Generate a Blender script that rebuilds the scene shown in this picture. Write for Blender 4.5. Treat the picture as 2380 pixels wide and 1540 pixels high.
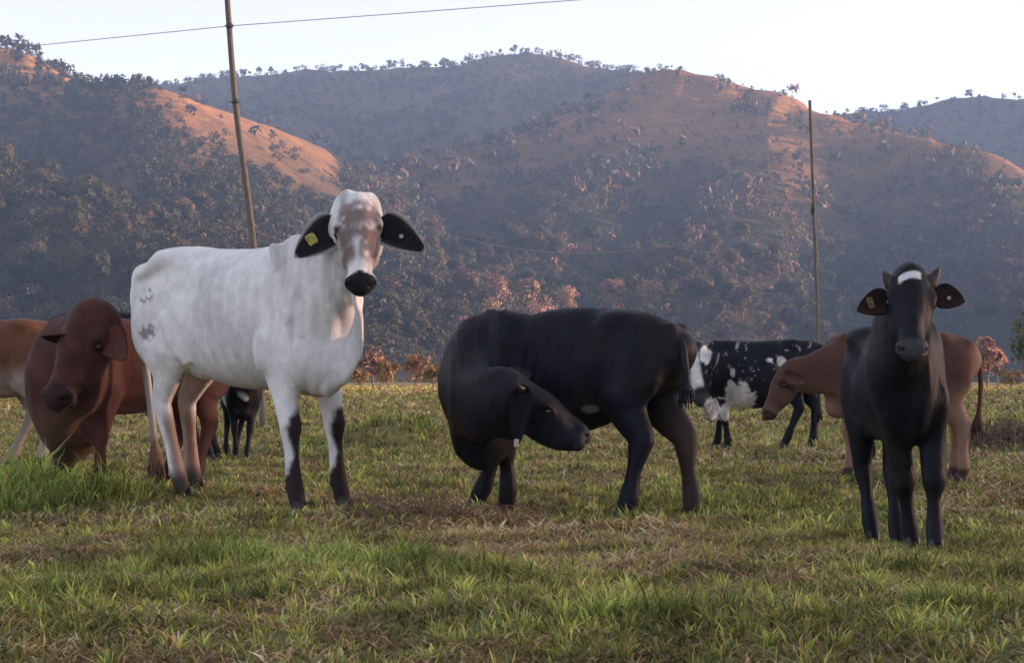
import bpy, math, time
import numpy as np
from mathutils import Vector, Matrix
T0 = time.time()
SC = bpy.context.scene
for o in list(bpy.data.objects):
    bpy.data.objects.remove(o)

# ------------------------------------------------------------------ camera
F = 4773.0            # focal length in pixels of a 2380 x 1540 picture
CX, HY, CAMH = 1190.0, 880.0, 0.695
cam = bpy.data.cameras.new('camera')
cam.sensor_width = 36.0
cam.lens = 36.0 * F / 2380.0
cam.clip_end = 30000.0
cam_o = bpy.data.objects.new('camera', cam)
SC.collection.objects.link(cam_o)
cam_o.location = (0, 0, CAMH)
cam_o.rotation_euler = (math.radians(90) + math.atan(110 / F), 0, 0)
SC.camera = cam_o

# ------------------------------------------------------------------ sky and sun
SUN_EL, SUN_AZ = math.radians(6.2), math.radians(80.0)     # azimuth measured from +Y towards +X
world = bpy.data.worlds.new('World')
SC.world = world
world.use_nodes = True
wn = world.node_tree
bg = wn.nodes['Background']
sky = wn.nodes.new('ShaderNodeTexSky')
sky.sky_type = 'NISHITA'
sky.sun_disc = False
sky.sun_elevation = SUN_EL
sky.sun_rotation = SUN_AZ
sky.air_density = 0.7
sky.dust_density = 0.4
sky.ozone_density = 1.0
hsv = wn.nodes.new('ShaderNodeHueSaturation')          # camera white balance: a paler, more neutral sky all round
hsv.inputs['Saturation'].default_value = 0.50
wn.links.new(sky.outputs[0], hsv.inputs['Color'])
wb_ = wn.nodes.new('ShaderNodeVectorMath'); wb_.operation = 'MULTIPLY'
wb_.inputs[1].default_value = (1.12, 0.965, 0.955)
wn.links.new(hsv.outputs[0], wb_.inputs[0])
wn.links.new(wb_.outputs[0], bg.inputs[0])
bg.inputs[1].default_value = 0.075
sun = bpy.data.lights.new('sun', 'SUN')
sun.energy = 5.0
sun.angle = math.radians(1.5)       # a low sun softened by haze
sun.color = (1.0, 0.58, 0.38)
sun_o = bpy.data.objects.new('sun', sun)
SC.collection.objects.link(sun_o)
SUNV = Vector((math.sin(SUN_AZ) * math.cos(SUN_EL), math.cos(SUN_AZ) * math.cos(SUN_EL), math.sin(SUN_EL)))
sun_o.rotation_euler = SUNV.to_track_quat('Z', 'Y').to_euler()
sun_o.location = (60, -20, 60)
SC.view_settings.view_transform = 'Standard'
SC.view_settings.look = 'None'
SC.view_settings.exposure = 2.6
SC.view_settings.gamma = 1.0
SC.view_settings.use_curve_mapping = False
SC.render.engine = 'CYCLES'
SC.cycles.use_denoising = True
SC.cycles.max_bounces = 5
SC.cycles.diffuse_bounces = 3
SC.cycles.glossy_bounces = 2
SC.cycles.transmission_bounces = 2
SC.cycles.volume_bounces = 1
SC.cycles.transparent_max_bounces = 4
SC.cycles.caustics_reflective = False
SC.cycles.caustics_refractive = False

COL = SC.collection
RNG = np.random.default_rng(7)

def P(px, py, d):
    """point at depth d seen at picture position px, py"""
    return np.array(((px - CX) / F * d, d, CAMH + (HY - py) / F * d))

# ------------------------------------------------------------------ noise
def _hash(ix, iy, seed):
    h = (ix.astype(np.int64) * 374761393 + iy.astype(np.int64) * 668265263 + seed * 1274126177) & 0x7fffffff
    h = ((h ^ (h >> 13)) * 1274126177) & 0x7fffffff
    h = (h ^ (h >> 16)) & 0xffff
    return h / 65535.0

def vnoise(x, y, seed=0):
    ix, iy = np.floor(x), np.floor(y)
    fx, fy = x - ix, y - iy
    fx = fx * fx * (3 - 2 * fx); fy = fy * fy * (3 - 2 * fy)
    a = _hash(ix, iy, seed); b = _hash(ix + 1, iy, seed)
    c = _hash(ix, iy + 1, seed); d = _hash(ix + 1, iy + 1, seed)
    return (a * (1 - fx) + b * fx) * (1 - fy) + (c * (1 - fx) + d * fx) * fy

def fbm(x, y, seed=0, octv=4):
    s, a, t = 0, 0.5, 0
    for i in range(octv):
        s = s + a * vnoise(x * 2 ** i + 17.3 * i, y * 2 ** i + 9.1 * i, seed + i)
        t += a; a *= 0.5
    return s / t

def sstep(a, b, x):
    t = np.clip((x - a) / (b - a), 0, 1)
    return t * t * (3 - 2 * t)

# ------------------------------------------------------------------ materials
def new_mat(name):
    m = bpy.data.materials.new(name)
    m.use_nodes = True
    nt = m.node_tree
    b = nt.nodes['Principled BSDF']
    return m, nt, b

def N(nt, t, **kw):
    n = nt.nodes.new(t)
    for k, v in kw.items():
        setattr(n, k, v)
    return n

def noise_node(nt, scale, detail=4, rough=0.55, coord='Object', sc3=None):
    tc = N(nt, 'ShaderNodeTexCoord')
    n = N(nt, 'ShaderNodeTexNoise')
    n.inputs['Scale'].default_value = scale
    n.inputs['Detail'].default_value = detail
    n.inputs['Roughness'].default_value = rough
    if sc3:
        mp = N(nt, 'ShaderNodeMapping')
        mp.inputs['Scale'].default_value = sc3
        nt.links.new(tc.outputs[coord], mp.inputs[0])
        nt.links.new(mp.outputs[0], n.inputs['Vector'])
    else:
        nt.links.new(tc.outputs[coord], n.inputs['Vector'])
    return n

def ramp(nt, fac, stops):
    r = N(nt, 'ShaderNodeValToRGB')
    e = r.color_ramp.elements
    e[0].position, e[0].color = stops[0][0], (*stops[0][1], 1)
    e[1].position, e[1].color = stops[1][0], (*stops[1][1], 1)
    for p, c in stops[2:]:
        q = e.new(p); q.color = (*c, 1)
    nt.links.new(fac, r.inputs[0])
    return r

def attr_mat(name, rough=0.7, spec=0.3, noise=None, bump=None, sheen=0.0, mul=(0.75, 1.2), transl=0.0, sc3=None):
    """material coloured by the 'col' attribute, varied by noise"""
    m, nt, b = new_mat(name)
    at = N(nt, 'ShaderNodeAttribute', attribute_name='col')
    out = at.outputs['Color']
    if noise:
        n = noise_node(nt, noise, 5, 0.6, sc3=sc3)
        mr = N(nt, 'ShaderNodeMapRange')
        mr.inputs['From Min'].default_value = 0.3; mr.inputs['From Max'].default_value = 0.7
        mr.inputs['To Min'].default_value = mul[0]; mr.inputs['To Max'].default_value = mul[1]
        nt.links.new(n.outputs[0], mr.inputs[0])
        mx = N(nt, 'ShaderNodeVectorMath', operation='SCALE')
        nt.links.new(out, mx.inputs[0]); nt.links.new(mr.outputs[0], mx.inputs['Scale'])
        out = mx.outputs[0]
    nt.links.new(out, b.inputs['Base Color'])
    b.inputs['Roughness'].default_value = rough
    b.inputs['Specular IOR Level'].default_value = spec
    if sheen:
        b.inputs['Sheen Weight'].default_value = sheen
        b.inputs['Sheen Roughness'].default_value = 0.5
    if bump:
        n2 = noise_node(nt, bump[0], 3, 0.6, sc3=bump[2] if len(bump) > 2 else None)
        bp = N(nt, 'ShaderNodeBump')
        bp.inputs['Strength'].default_value = 0.5
        bp.inputs['Distance'].default_value = bump[1]
        nt.links.new(n2.outputs[0], bp.inputs['Height'])
        nt.links.new(bp.outputs[0], b.inputs['Normal'])
    if transl:
        tr = N(nt, 'ShaderNodeBsdfTranslucent')
        nt.links.new(out, tr.inputs[0])
        ms = N(nt, 'ShaderNodeMixShader'); ms.inputs[0].default_value = transl
        nt.links.new(b.outputs[0], ms.inputs[1]); nt.links.new(tr.outputs[0], ms.inputs[2])
        nt.links.new(ms.outputs[0], nt.nodes['Material Output'].inputs[0])
    return m

def plain_mat(name, col, rough=0.5, spec=0.4, var=0.25, scale=30, sc3=None, bump=None):
    m, nt, b = new_mat(name)
    n = noise_node(nt, scale, 4, sc3=sc3)
    lo = tuple(c * (1 - var) for c in col); hi = tuple(min(1, c * (1 + var)) for c in col)
    r = ramp(nt, n.outputs[0], [(0.3, lo), (0.7, hi)])
    nt.links.new(r.outputs[0], b.inputs['Base Color'])
    b.inputs['Roughness'].default_value = rough
    b.inputs['Specular IOR Level'].default_value = spec
    if bump:
        bp = N(nt, 'ShaderNodeBump'); bp.inputs['Strength'].default_value = 0.6; bp.inputs['Distance'].default_value = bump
        nt.links.new(n.outputs[0], bp.inputs['Height']); nt.links.new(bp.outputs[0], b.inputs['Normal'])
    return m

MAT = {}
MAT['coat'] = attr_mat('coat', 0.7, 0.12, noise=16, bump=(80, 0.006, (1, 1, 0.35)), sheen=0.05, mul=(0.86, 1.12))
MAT['dark_coat'] = attr_mat('dark_coat', 0.52, 0.12, noise=6, bump=(60, 0.008, (1, 1, 0.3)), sheen=0.0, mul=(0.55, 1.55))
MAT['ear'] = attr_mat('ear', 0.7, 0.1, noise=40, bump=(120, 0.003), mul=(0.8, 1.2))
MAT['eye'] = plain_mat('eye', (0.012, 0.009, 0.008), 0.12, 0.6, 0.2)
MAT['hoof'] = plain_mat('hoof', (0.022, 0.018, 0.016), 0.45, 0.4, 0.35, 40, bump=0.003)
MAT['horn'] = plain_mat('horn', (0.05, 0.035, 0.028), 0.5, 0.4, 0.4, 40, bump=0.003)
MAT['tag_yellow'] = plain_mat('tag_yellow', (0.36, 0.32, 0.08), 0.6, 0.25, 0.6, 45)
MAT['tag_dull'] = plain_mat('tag_dull', (0.17, 0.12, 0.05), 0.6, 0.25, 0.5, 60)
MAT['tag_pale'] = plain_mat('tag_pale', (0.6, 0.47, 0.25), 0.45, 0.4, 0.2, 60)
MAT['tag_stud'] = plain_mat('tag_stud', (0.42, 0.36, 0.26), 0.5, 0.4, 0.2, 60)
MAT['grass'] = attr_mat('grass', 0.6, 0.25, transl=0.25)
MAT['leaf'] = attr_mat('leaf', 0.65, 0.2, transl=0.2)
MAT['pole'] = plain_mat('pole', (0.17, 0.15, 0.13), 0.8, 0.2, 0.35, 9, sc3=(8, 8, 0.8), bump=0.006)
MAT['wire'] = plain_mat('wire', (0.30, 0.29, 0.28), 0.45, 0.5, 0.15)
MAT['insulator'] = plain_mat('insulator', (0.05, 0.04, 0.035), 0.35, 0.5, 0.2)
MAT['twig'] = plain_mat('twig', (0.17, 0.125, 0.09), 0.8, 0.2, 0.35, 12)

# ------------------------------------------------------------------ object helpers
def set_mesh(name, verts, faces, mat, col=None, smooth=True):
    me = bpy.data.meshes.new(name)
    verts = np.asarray(verts, dtype=np.float32)
    if isinstance(faces, np.ndarray):
        k = faces.shape[1]; nf = len(faces)
        me.vertices.add(len(verts)); me.vertices.foreach_set('co', verts.ravel())
        me.loops.add(nf * k); me.loops.foreach_set('vertex_index', faces.astype(np.int32).ravel())
        me.polygons.add(nf)
        me.polygons.foreach_set('loop_start', np.arange(0, nf * k, k, dtype=np.int32))
        me.polygons.foreach_set('loop_total', np.full(nf, k, dtype=np.int32))
        me.update(calc_edges=True)
    else:
        me.from_pydata(verts.tolist(), [], faces)
    me.validate()
    if smooth and len(me.polygons):
        me.polygons.foreach_set('use_smooth', np.ones(len(me.polygons), dtype=bool))
    if col is not None:
        ca = me.color_attributes.new('col', 'FLOAT_COLOR', 'POINT')
        c4 = np.ones((len(verts), 4), dtype=np.float32); c4[:, :3] = col
        ca.data.foreach_set('color', c4.ravel())
    me.materials.append(mat)
    return me

def obj(name, me, parent=None, loc=None, rotz=0.0):
    o = bpy.data.objects.new(name, me)
    COL.objects.link(o)
    if parent is not None: o.parent = parent
    if loc is not None: o.location = loc
    o.rotation_euler = (0, 0, rotz)
    return o

def tag(o, label=None, cat=None, group=None, kind=None):
    if label: o['label'] = label
    if cat: o['category'] = cat
    if group: o['group'] = group
    if kind: o['kind'] = kind
    return o

def sweep(points, radii, n=8, cap=True):
    """tube along points; returns verts, quad faces list"""
    pts = np.asarray(points, float); m = len(pts)
    radii = np.broadcast_to(np.asarray(radii, float), (m,))
    tg = np.gradient(pts, axis=0); tg /= np.linalg.norm(tg, axis=1)[:, None] + 1e-12
    ref = np.array((0, 0, 1.0)) if abs(tg[0][2]) < 0.9 else np.array((1.0, 0, 0))
    V = []
    s = np.cross(tg[0], ref)
    for i in range(m):
        s = s - tg[i] * np.dot(s, tg[i]); s /= np.linalg.norm(s) + 1e-12
        u = np.cross(s, tg[i])
        a = np.linspace(0, 2 * math.pi, n, endpoint=False)
        V.append(pts[i] + radii[i] * (np.cos(a)[:, None] * s + np.sin(a)[:, None] * u))
    V = np.concatenate(V); Fc = []
    for i in range(m - 1):
        for j in range(n):
            k = (j + 1) % n
            Fc.append((i * n + j, i * n + k, (i + 1) * n + k, (i + 1) * n + j))
    if cap:
        Fc.append(tuple(range(n))[::-1]); Fc.append(tuple((m - 1) * n + j for j in range(n)))
    return V, Fc

def merge(parts):
    V, Fc, off = [], [], 0
    for v, f in parts:
        V.append(np.asarray(v)); Fc += [tuple(i + off for i in q) for q in f]; off += len(v)
    return np.concatenate(V), Fc

def catmull(pts, per=5):
    pts = np.asarray(pts, float)
    p = np.vstack((2 * pts[0] - pts[1], pts, 2 * pts[-1] - pts[-2])); out = []
    for i in range(1, len(p) - 2):
        for t in np.linspace(0, 1, per, endpoint=False):
            a, b, c, d = p[i - 1], p[i], p[i + 1], p[i + 2]
            out.append(0.5 * (2 * b + (c - a) * t + (2 * a - 5 * b + 4 * c - d) * t * t + (3 * b - a - 3 * c + d) * t ** 3))
    out.append(p[-2])
    return np.array(out)

# ------------------------------------------------------------------ ground
def ground_z(x, y):
    z = 0.16 * (fbm(x * 0.5, y * 0.5, 3, 3) - 0.5) + 0.06 * (fbm(x * 1.7, y * 1.7, 5, 2) - 0.5)
    z = z * sstep(1.5, 4.0, np.hypot(x, y))
    for hx, hy, sx, sy, h in HUMMOCKS:
        z = z + h * np.exp(-((x - hx) / sx) ** 2 - ((y - hy) / sy) ** 2)
    return z
HUMMOCKS = []
def hummock(px, d, sx, sy, h): HUMMOCKS.append(((px - CX) / F * d, d, sx, sy, h))
hummock(920, 21.0, 0.60, 0.9, 0.30)
hummock(2330, 19.0, 0.5, 0.8, 0.16)
hummock(2400, 25.0, 1.0, 1.2, 0.18)
hummock(60, 11.6, 0.5, 0.5, 0.06)
hummock(960, 10.2, 0.45, 0.3, 0.05)
hummock(2110, 8.5, 0.7, 0.7, -0.055)

def build_ground():
    ang = np.concatenate((np.linspace(-22, 22, 170), np.linspace(22, 338, 62)[1:-1]))
    ang = np.radians(ang)
    r = np.concatenate((np.geomspace(0.5, 3.4, 14), np.arange(3.5, 14, 0.10), np.arange(14, 46, 0.3), np.geomspace(46.5, 4800, 60)))
    A, R = np.meshgrid(ang, r, indexing='ij')
    X, Y = R * np.sin(A), R * np.cos(A)
    Z = ground_z(X, Y) - 0.5 * sstep(300, 900, R)
    na, nr = A.shape
    V = np.stack((X, Y, Z), -1).reshape(-1, 3)
    i, j = np.meshgrid(np.arange(na), np.arange(nr - 1), indexing='ij')
    k = (i + 1) % na
    Fq = np.stack((i * nr + j, i * nr + j + 1, k * nr + j + 1, k * nr + j), -1).reshape(-1, 4)
    c = len(V); V = np.vstack((V, [[0, 0, 0]]))
    m, nt, b = new_mat('pasture_soil')
    n1 = noise_node(nt, 0.6, 6, 0.65); n2 = noise_node(nt, 14, 5, 0.7)
    mx = N(nt, 'ShaderNodeMath', operation='ADD'); nt.links.new(n1.outputs[0], mx.inputs[0]); nt.links.new(n2.outputs[0], mx.inputs[1])
    hf = N(nt, 'ShaderNodeMath', operation='MULTIPLY'); hf.inputs[1].default_value = 0.5; nt.links.new(mx.outputs[0], hf.inputs[0])
    r_ = ramp(nt, hf.outputs[0], [(0.34, (0.085, 0.088, 0.036)), (0.45, (0.15, 0.14, 0.056)), (0.54, (0.25, 0.20, 0.09)), (0.68, (0.36, 0.27, 0.13))])
    nt.links.new(r_.outputs[0], b.inputs['Base Color']); b.inputs['Roughness'].default_value = 0.9
    b.inputs['Specular IOR Level'].default_value = 0.1
    bp = N(nt, 'ShaderNodeBump'); bp.inputs['Distance'].default_value = 0.05; bp.inputs['Strength'].default_value = 0.8
    nt.links.new(n2.outputs[0], bp.inputs['Height']); nt.links.new(bp.outputs[0], b.inputs['Normal'])
    me = set_mesh('ground', V, Fq, m)
    o = obj('ground', me); tag(o, 'grazed pasture floor of short green and straw grass', kind='structure')
build_ground()

# ------------------------------------------------------------------ hills
def ridge_height(X, Y, ridges, k):
    """smooth maximum of ridge lines; a ridge is (points xyz, slope towards one side, other side)"""
    X, Y = np.asarray(X, float), np.asarray(Y, float)
    acc = np.full(X.shape, -200.0)
    for pts, sl, sr in ridges:
        best = np.full(X.shape, -1e9)
        for a, b in zip(pts[:-1], pts[1:]):
            dx, dy = b[0] - a[0], b[1] - a[1]
            L2 = dx * dx + dy * dy
            t = np.clip(((X - a[0]) * dx + (Y - a[1]) * dy) / L2, 0, 1)
            qx, qy = X - a[0] - t * dx, Y - a[1] - t * dy
            dist = np.hypot(qx, qy)
            side = np.where(dx * qy - dy * qx > 0, sl, sr)
            dd = np.sqrt(dist ** 2 + 18.0 ** 2) - 18.0       # rounded crest
            h = a[2] + t * (b[2] - a[2]) - side * dd
            best = np.maximum(best, h)
        hh = np.clip(0.5 + 0.5 * (best - acc) / k, 0, 1)
        acc = acc * (1 - hh) + best * hh + k * hh * (1 - hh)
    return acc

def RP(*tr): return [P(*t) for t in tr]

def hill_mesh(name, label, ridges, k, px0, px1, d0, d1, nc, nr, gully, mat, seed):
    px = np.linspace(px0, px1, nc); d = np.geomspace(d0, d1, nr)
    PX, D = np.meshgrid(px, d, indexing='ij')
    X = (PX - CX) / F * D; Y = D
    fn = lambda x, y: (lambda h: h - gully * sstep(0, 40, h) * np.abs(fbm(x / 60, y / 60, seed, 4) - 0.5) * 2 * 1.0
                       - gully * 0.6 * sstep(5, 40, h) * (1 - np.abs(2 * vnoise(x / 110 + 3, y / 260, seed + 9) - 1)) )(ridge_height(x, y, ridges, k))
    Z = np.maximum(fn(X, Y), -6)
    V = np.stack((X, Y, Z), -1).reshape(-1, 3)
    i, j = np.meshgrid(np.arange(nc - 1), np.arange(nr - 1), indexing='ij')
    Fq = np.stack((i * nr + j, (i + 1) * nr + j, (i + 1) * nr + j + 1, i * nr + j + 1), -1).reshape(-1, 4)
    keep = (Z.reshape(-1)[Fq] > -5.9).any(axis=1)
    Fq = Fq[keep]
    used = np.unique(Fq); mp = np.zeros(len(V), int); mp[used] = np.arange(len(used))
    me = set_mesh(name, V[used], mp[Fq], mat)
    o = obj(name, me); tag(o, label, kind='structure')
    return fn

def hill_mat(name, grass1, grass2, wood, z0, z1):
    """dry grass above, scrub and leaf litter on the lower slopes"""
    m, nt, b = new_mat(name)
    tc = N(nt, 'ShaderNodeTexCoord')
    sx = N(nt, 'ShaderNodeSeparateXYZ'); nt.links.new(tc.outputs['Object'], sx.inputs[0])
    n1 = noise_node(nt, 0.012, 6, 0.6); n2 = noise_node(nt, 0.12, 5, 0.65)
    mr = N(nt, 'ShaderNodeMapRange'); mr.inputs[1].default_value = z0; mr.inputs[2].default_value = z1
    nt.links.new(sx.outputs[2], mr.inputs[0])
    ad = N(nt, 'ShaderNodeMath', operation='MULTIPLY_ADD'); ad.inputs[1].default_value = 1.6; ad.inputs[2].default_value = -0.8
    nt.links.new(n1.outputs[0], ad.inputs[0])
    a2 = N(nt, 'ShaderNodeMath', operation='ADD', use_clamp=True); nt.links.new(ad.outputs[0], a2.inputs[0]); nt.links.new(mr.outputs[0], a2.inputs[1])
    g = ramp(nt, n2.outputs[0], [(0.3, grass1), (0.7, grass2)])
    w = ramp(nt, n2.outputs[0], [(0.3, tuple(c * 0.6 for c in wood)), (0.7, wood)])
    mx = N(nt, 'ShaderNodeMix', data_type='RGBA')
    nt.links.new(a2.outputs[0], mx.inputs[0]); nt.links.new(w.outputs[0], mx.inputs[6]); nt.links.new(g.outputs[0], mx.inputs[7])
    nt.links.new(mx.outputs[2], b.inputs['Base Color'])
    b.inputs['Roughness'].default_value = 0.95; b.inputs['Specular IOR Level'].default_value = 0.05
    bp = N(nt, 'ShaderNodeBump'); bp.inputs['Distance'].default_value = 2.5; bp.inputs['Strength'].default_value = 0.7
    nt.links.new(n2.outputs[0], bp.inputs['Height']); nt.links.new(bp.outputs[0], b.inputs['Normal'])
    return m

M_near = hill_mat('dry_hill_grass', (0.16, 0.085, 0.038), (0.28, 0.155, 0.07), (0.040, 0.042, 0.024), 60, 125)
M_far = hill_mat('far_hill_scrub', (0.10, 0.07, 0.045), (0.16, 0.11, 0.06), (0.06, 0.06, 0.035), 40, 260)

left_ridges = [
    (RP((-900, 0, 1000), (-300, 30, 960), (-60, 85, 930), (0, 101, 920), (60, 128, 915), (120, 158, 910), (190, 178, 900), (340, 187, 880)), 0.75, 0.62),
    (RP((340, 187, 880), (450, 216, 920), (560, 262, 965), (700, 330, 1010), (815, 387, 1050)), 0.9, 0.62),
    (RP((340, 187, 880), (372, 250, 830), (410, 320, 770), (450, 400, 690), (480, 500, 590), (500, 620, 480)), 0.60, 0.62),
    (RP((-300, 300, 620), (-100, 340, 600), (100, 425, 570), (270, 480, 550), (420, 560, 510), (520, 660, 470)), 0.55, 0.50),
]
HILL_L = hill_mesh('hill', 'brown hill with a sunlit grassy spur behind the white cow', left_ridges, 9, -1300, 1300, 380, 1250, 330, 150, 7, M_near, 11)
right_ridges = [
    (RP((1545, 162, 1120), (1640, 172, 1110), (1760, 205, 1090), (1880, 246, 1060), (2000, 282, 1040), (2130, 312, 1010), (2260, 352, 980), (2400, 420, 940), (2600, 500, 900), (3000, 560, 850)), 0.8, 0.55),
    (RP((1545, 162, 1120), (1440, 205, 1095), (1330, 250, 1060), (1200, 295, 1020), (1050, 340, 980), (860, 392, 930), (700, 425, 880), (560, 452, 820), (400, 490, 760)), 0.65, 0.8),
    (RP((1545, 162, 1120), (1500, 250, 1050), (1440, 340, 970), (1370, 430, 880), (1290, 520, 780), (1210, 620, 670), (1150, 730, 540)), 0.62, 0.50),
    (RP((1760, 205, 1090), (1790, 310, 1000), (1770, 420, 890), (1690, 540, 770), (1590, 680, 600)), 0.62, 0.5),
    (RP((2260, 352, 980), (2330, 450, 880), (2420, 560, 760), (2520, 680, 620)), 0.55, 0.5),
    (RP((860, 392, 930), (845, 460, 820), (875, 540, 710), (930, 640, 600), (985, 760, 500)), 0.6, 0.5),
]
HILL_R = hill_mesh('hill', 'orange sunlit hill dotted with trees behind the black cattle', right_ridges, 9, -100, 3300, 380, 1300, 420, 160, 7, M_near, 23)
KF, KG = 0.80, 0.74
def RPK(k, *tr): return [P(a, b_, c * k) for a, b_, c in tr]
far_ridges = [
    (RPK(KF, (-700, 120, 2100), (0, 170, 2050), (330, 186, 2000), (430, 174, 2000), (560, 151, 1990), (700, 156, 2000), (820, 150, 2000), (930, 143, 2000), (1050, 148, 1990), (1120, 133, 1980), (1200, 119, 1970), (1300, 123, 1960), (1400, 134, 1950), (1500, 150, 1940), (1620, 200, 1930), (1900, 300, 1900)), 0.6, 0.42),
    (RPK(KF, (1200, 119, 1970), (1150, 200, 1800), (1050, 300, 1600)), 0.4, 0.4),
    (RPK(KF, (700, 156, 2000), (620, 240, 1800), (560, 330, 1600)), 0.4, 0.4),
]
HILL_F = hill_mesh('hill', 'hazy dark hill rising behind the two nearer hills', far_ridges, 12, -900, 2300, 1000, 2000, 300, 90, 10, M_far, 31)
farr_ridges = [
    (RPK(KG, (1500, 380, 2500), (1880, 270, 2500), (1960, 248, 2500), (2040, 236, 2480), (2100, 240, 2470), (2200, 214, 2450), (2280, 207, 2440), (2380, 213, 2440), (2600, 195, 2400), (3000, 120, 2350), (3600, 60, 2300)), 0.6, 0.42),
]
HILL_G = hill_mesh('hill', 'distant blue hill with a few skyline trees behind the black calf', farr_ridges, 12, 1450, 3700, 1000, 2150, 180, 70, 10, M_far, 37)

# unseen hills added beyond the picture's edge to shade pasture and far hill
def shade_hill(name, label, ridge, k, x0, x1, y0, y1, n, seed, calm=None):
    xs, ys = np.linspace(x0, x1, n), np.linspace(y0, y1, n)
    X, Y = np.meshgrid(xs, ys, indexing='ij')
    Z = ridge_height(X, Y, ridge, k)
    rough = 1.0 if calm is None else sstep(20, 90, np.abs(X - calm))
    Z = np.maximum(Z - 6 * rough * sstep(0, 30, Z) * fbm(X / 50, Y / 50, seed, 4), -6)
    V = np.stack((X, Y, Z), -1).reshape(-1, 3)
    i, j = np.meshgrid(np.arange(n - 1), np.arange(n - 1), indexing='ij')
    Fq = np.stack((i * n + j, (i + 1) * n + j, (i + 1) * n + j + 1, i * n + j + 1), -1).reshape(-1, 4)
    Fq = Fq[(Z.reshape(-1)[Fq] > -5.9).any(axis=1)]
    used = np.unique(Fq); mp = np.zeros(len(V), int); mp[used] = np.arange(len(used))
    o = obj(name, set_mesh(name, V[used], mp[Fq], M_near)); tag(o, label, kind='structure')
SHADE_H = 1.5 + 813.0 * math.tan(SUN_EL + math.radians(0.36))      # crest that hides most of the sun's disc from the herd
shade_hill('hill', 'unseen hill added to shade the pasture from the low sun',
          [([np.array(p) for p in ((800., -900., SHADE_H), (800., 205., SHADE_H), (800., 230., SHADE_H * .6), (800., 300., 10.))], 0.35, 0.35)], 6, 400, 1200, -1300, 620, 161, 41, calm=800.)
shade_hill('hill', 'unseen high ridge added to keep the far hill in shade',
          [([np.array(p) for p in ((950., 1000., 40.), (1000., 1220., 110.), (1030., 1420., 240.), (1050., 1600., 340.), (1100., 2300., 340.), (1150., 2800., 340.))], 0.5, 0.55)], 12, 420, 2200, 500, 3300, 110, 43)  # unseen ridge put in to darken the far hill
print('terrain', round(time.time() - T0, 1))
# ------------------------------------------------------------------ trees
LEAVES = [(0.048, 0.050, 0.026), (0.064, 0.055, 0.034), (0.082, 0.056, 0.042), (0.105, 0.066, 0.055), (0.034, 0.044, 0.026), (0.080, 0.072, 0.034)]

def crown(rg, rx, rz, zc, lobes, per, size, tint, spread=0.35):
    """leaf clumps on the surface of uneven lobes: verts, quads, colours"""
    th = rg.uniform(0, 2 * np.pi, lobes); cz = rg.uniform(-.75, .9, lobes); rr = np.sqrt(np.clip(1 - cz ** 2, 0, 1)) * rg.uniform(.2, .62, lobes)
    LC = np.column_stack((np.cos(th) * rr * rx, np.sin(th) * rr * rx, cz * rz * .62 + zc))
    LR = rg.uniform(.36, .62, lobes) * min(rx, rz)
    n = lobes * per; li = np.repeat(np.arange(lobes), per)
    dv = rg.normal(size=(n, 3)); dv[:, 2] = np.abs(dv[:, 2]) * .9 - .25; dv /= np.linalg.norm(dv, axis=1)[:, None]
    c = LC[li] + dv * LR[li][:, None] * rg.uniform(.72, 1.12, n)[:, None]
    nn = dv + rg.normal(size=(n, 3)) * .32; nn /= np.linalg.norm(nn, axis=1)[:, None]
    t = np.cross(nn, rg.normal(size=(n, 3))); t /= np.linalg.norm(t, axis=1)[:, None]; b = np.cross(nn, t)
    s = size * rg.uniform(.6, 1.35, n)
    q = np.stack((c - t * s[:, None], c - b * s[:, None] * .7, c + t * s[:, None], c + b * s[:, None] * .7), 1)
    q += rg.normal(size=q.shape) * size * .12
    V = q.reshape(-1, 3); Fq = np.arange(n * 4).reshape(-1, 4)
    lc = np.array(tint) * rg.uniform(1 - spread, 1 + spread, (lobes, 1)) * (1 + .05 * rg.normal(size=(lobes, 3)))
    col = np.repeat(np.clip(lc[li] * rg.uniform(.86, 1.14, (n, 1)), .01, .4), 4, axis=0)
    return V, Fq, col, LC

def trunk_parts(rg, h, r, LC, limbs=5):
    pts = [(0, 0, -.6), (rg.normal() * .1, rg.normal() * .1, h * .35), (rg.normal() * .25, rg.normal() * .25, h * .75)]
    parts = [sweep(catmull(pts, 3), np.linspace(r, r * .55, 7), 6)]
    top = np.array(pts[-1])
    for l in LC[:limbs]:
        a = np.array(pts[1]) * .5 + top * .5
        parts.append(sweep([a, (a + l) / 2 + (0, 0, -.2), l], [r * .45, r * .3, r * .12], 5))
    return merge(parts)

BARK = (0.10, 0.075, 0.055)
def tree_mesh(seed, rx, rz, zc, lobes, per, size, tint, h, r):
    """one mesh: trunk, limbs and crown"""
    rg = np.random.default_rng(seed)
    V, Fq, col, LC = crown(rg, rx, rz, zc, lobes, per, size, tint)
    tv, tf = trunk_parts(rg, h, r, LC, 4)
    Vv = np.vstack((V, tv)); off = len(V)
    faces = [tuple(q) for q in Fq] + [tuple(i + off for i in f) for f in tf]
    cc = np.vstack((col, np.tile(BARK, (len(tv), 1))))
    return set_mesh('tree', Vv, faces, MAT['leaf'], cc, smooth=False)

def place(me, name, x, y, z, s, rz, label, cat, group):
    o = obj(name, me, None, (x, y, z), rz); o.scale = (s, s, s * 1.0)
    return tag(o, label, cat, group)

# woods on the hillsides
def pic(x, y, z): return CX + x / y * F, HY - (z - CAMH) / y * F
def scatter(fn, other, n, px0, px1, d0, d1, seed):
    rg = np.random.default_rng(seed)
    d = np.sqrt(rg.uniform(d0 ** 2, d1 ** 2, n)); px = rg.uniform(px0, px1, n)
    x = (px - CX) / F * d
    z = fn(x, d); zo = other(x, d)
    ok = (z > 1.0) & (z > zo - 1)
    return x[ok], d[ok], z[ok]

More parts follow.
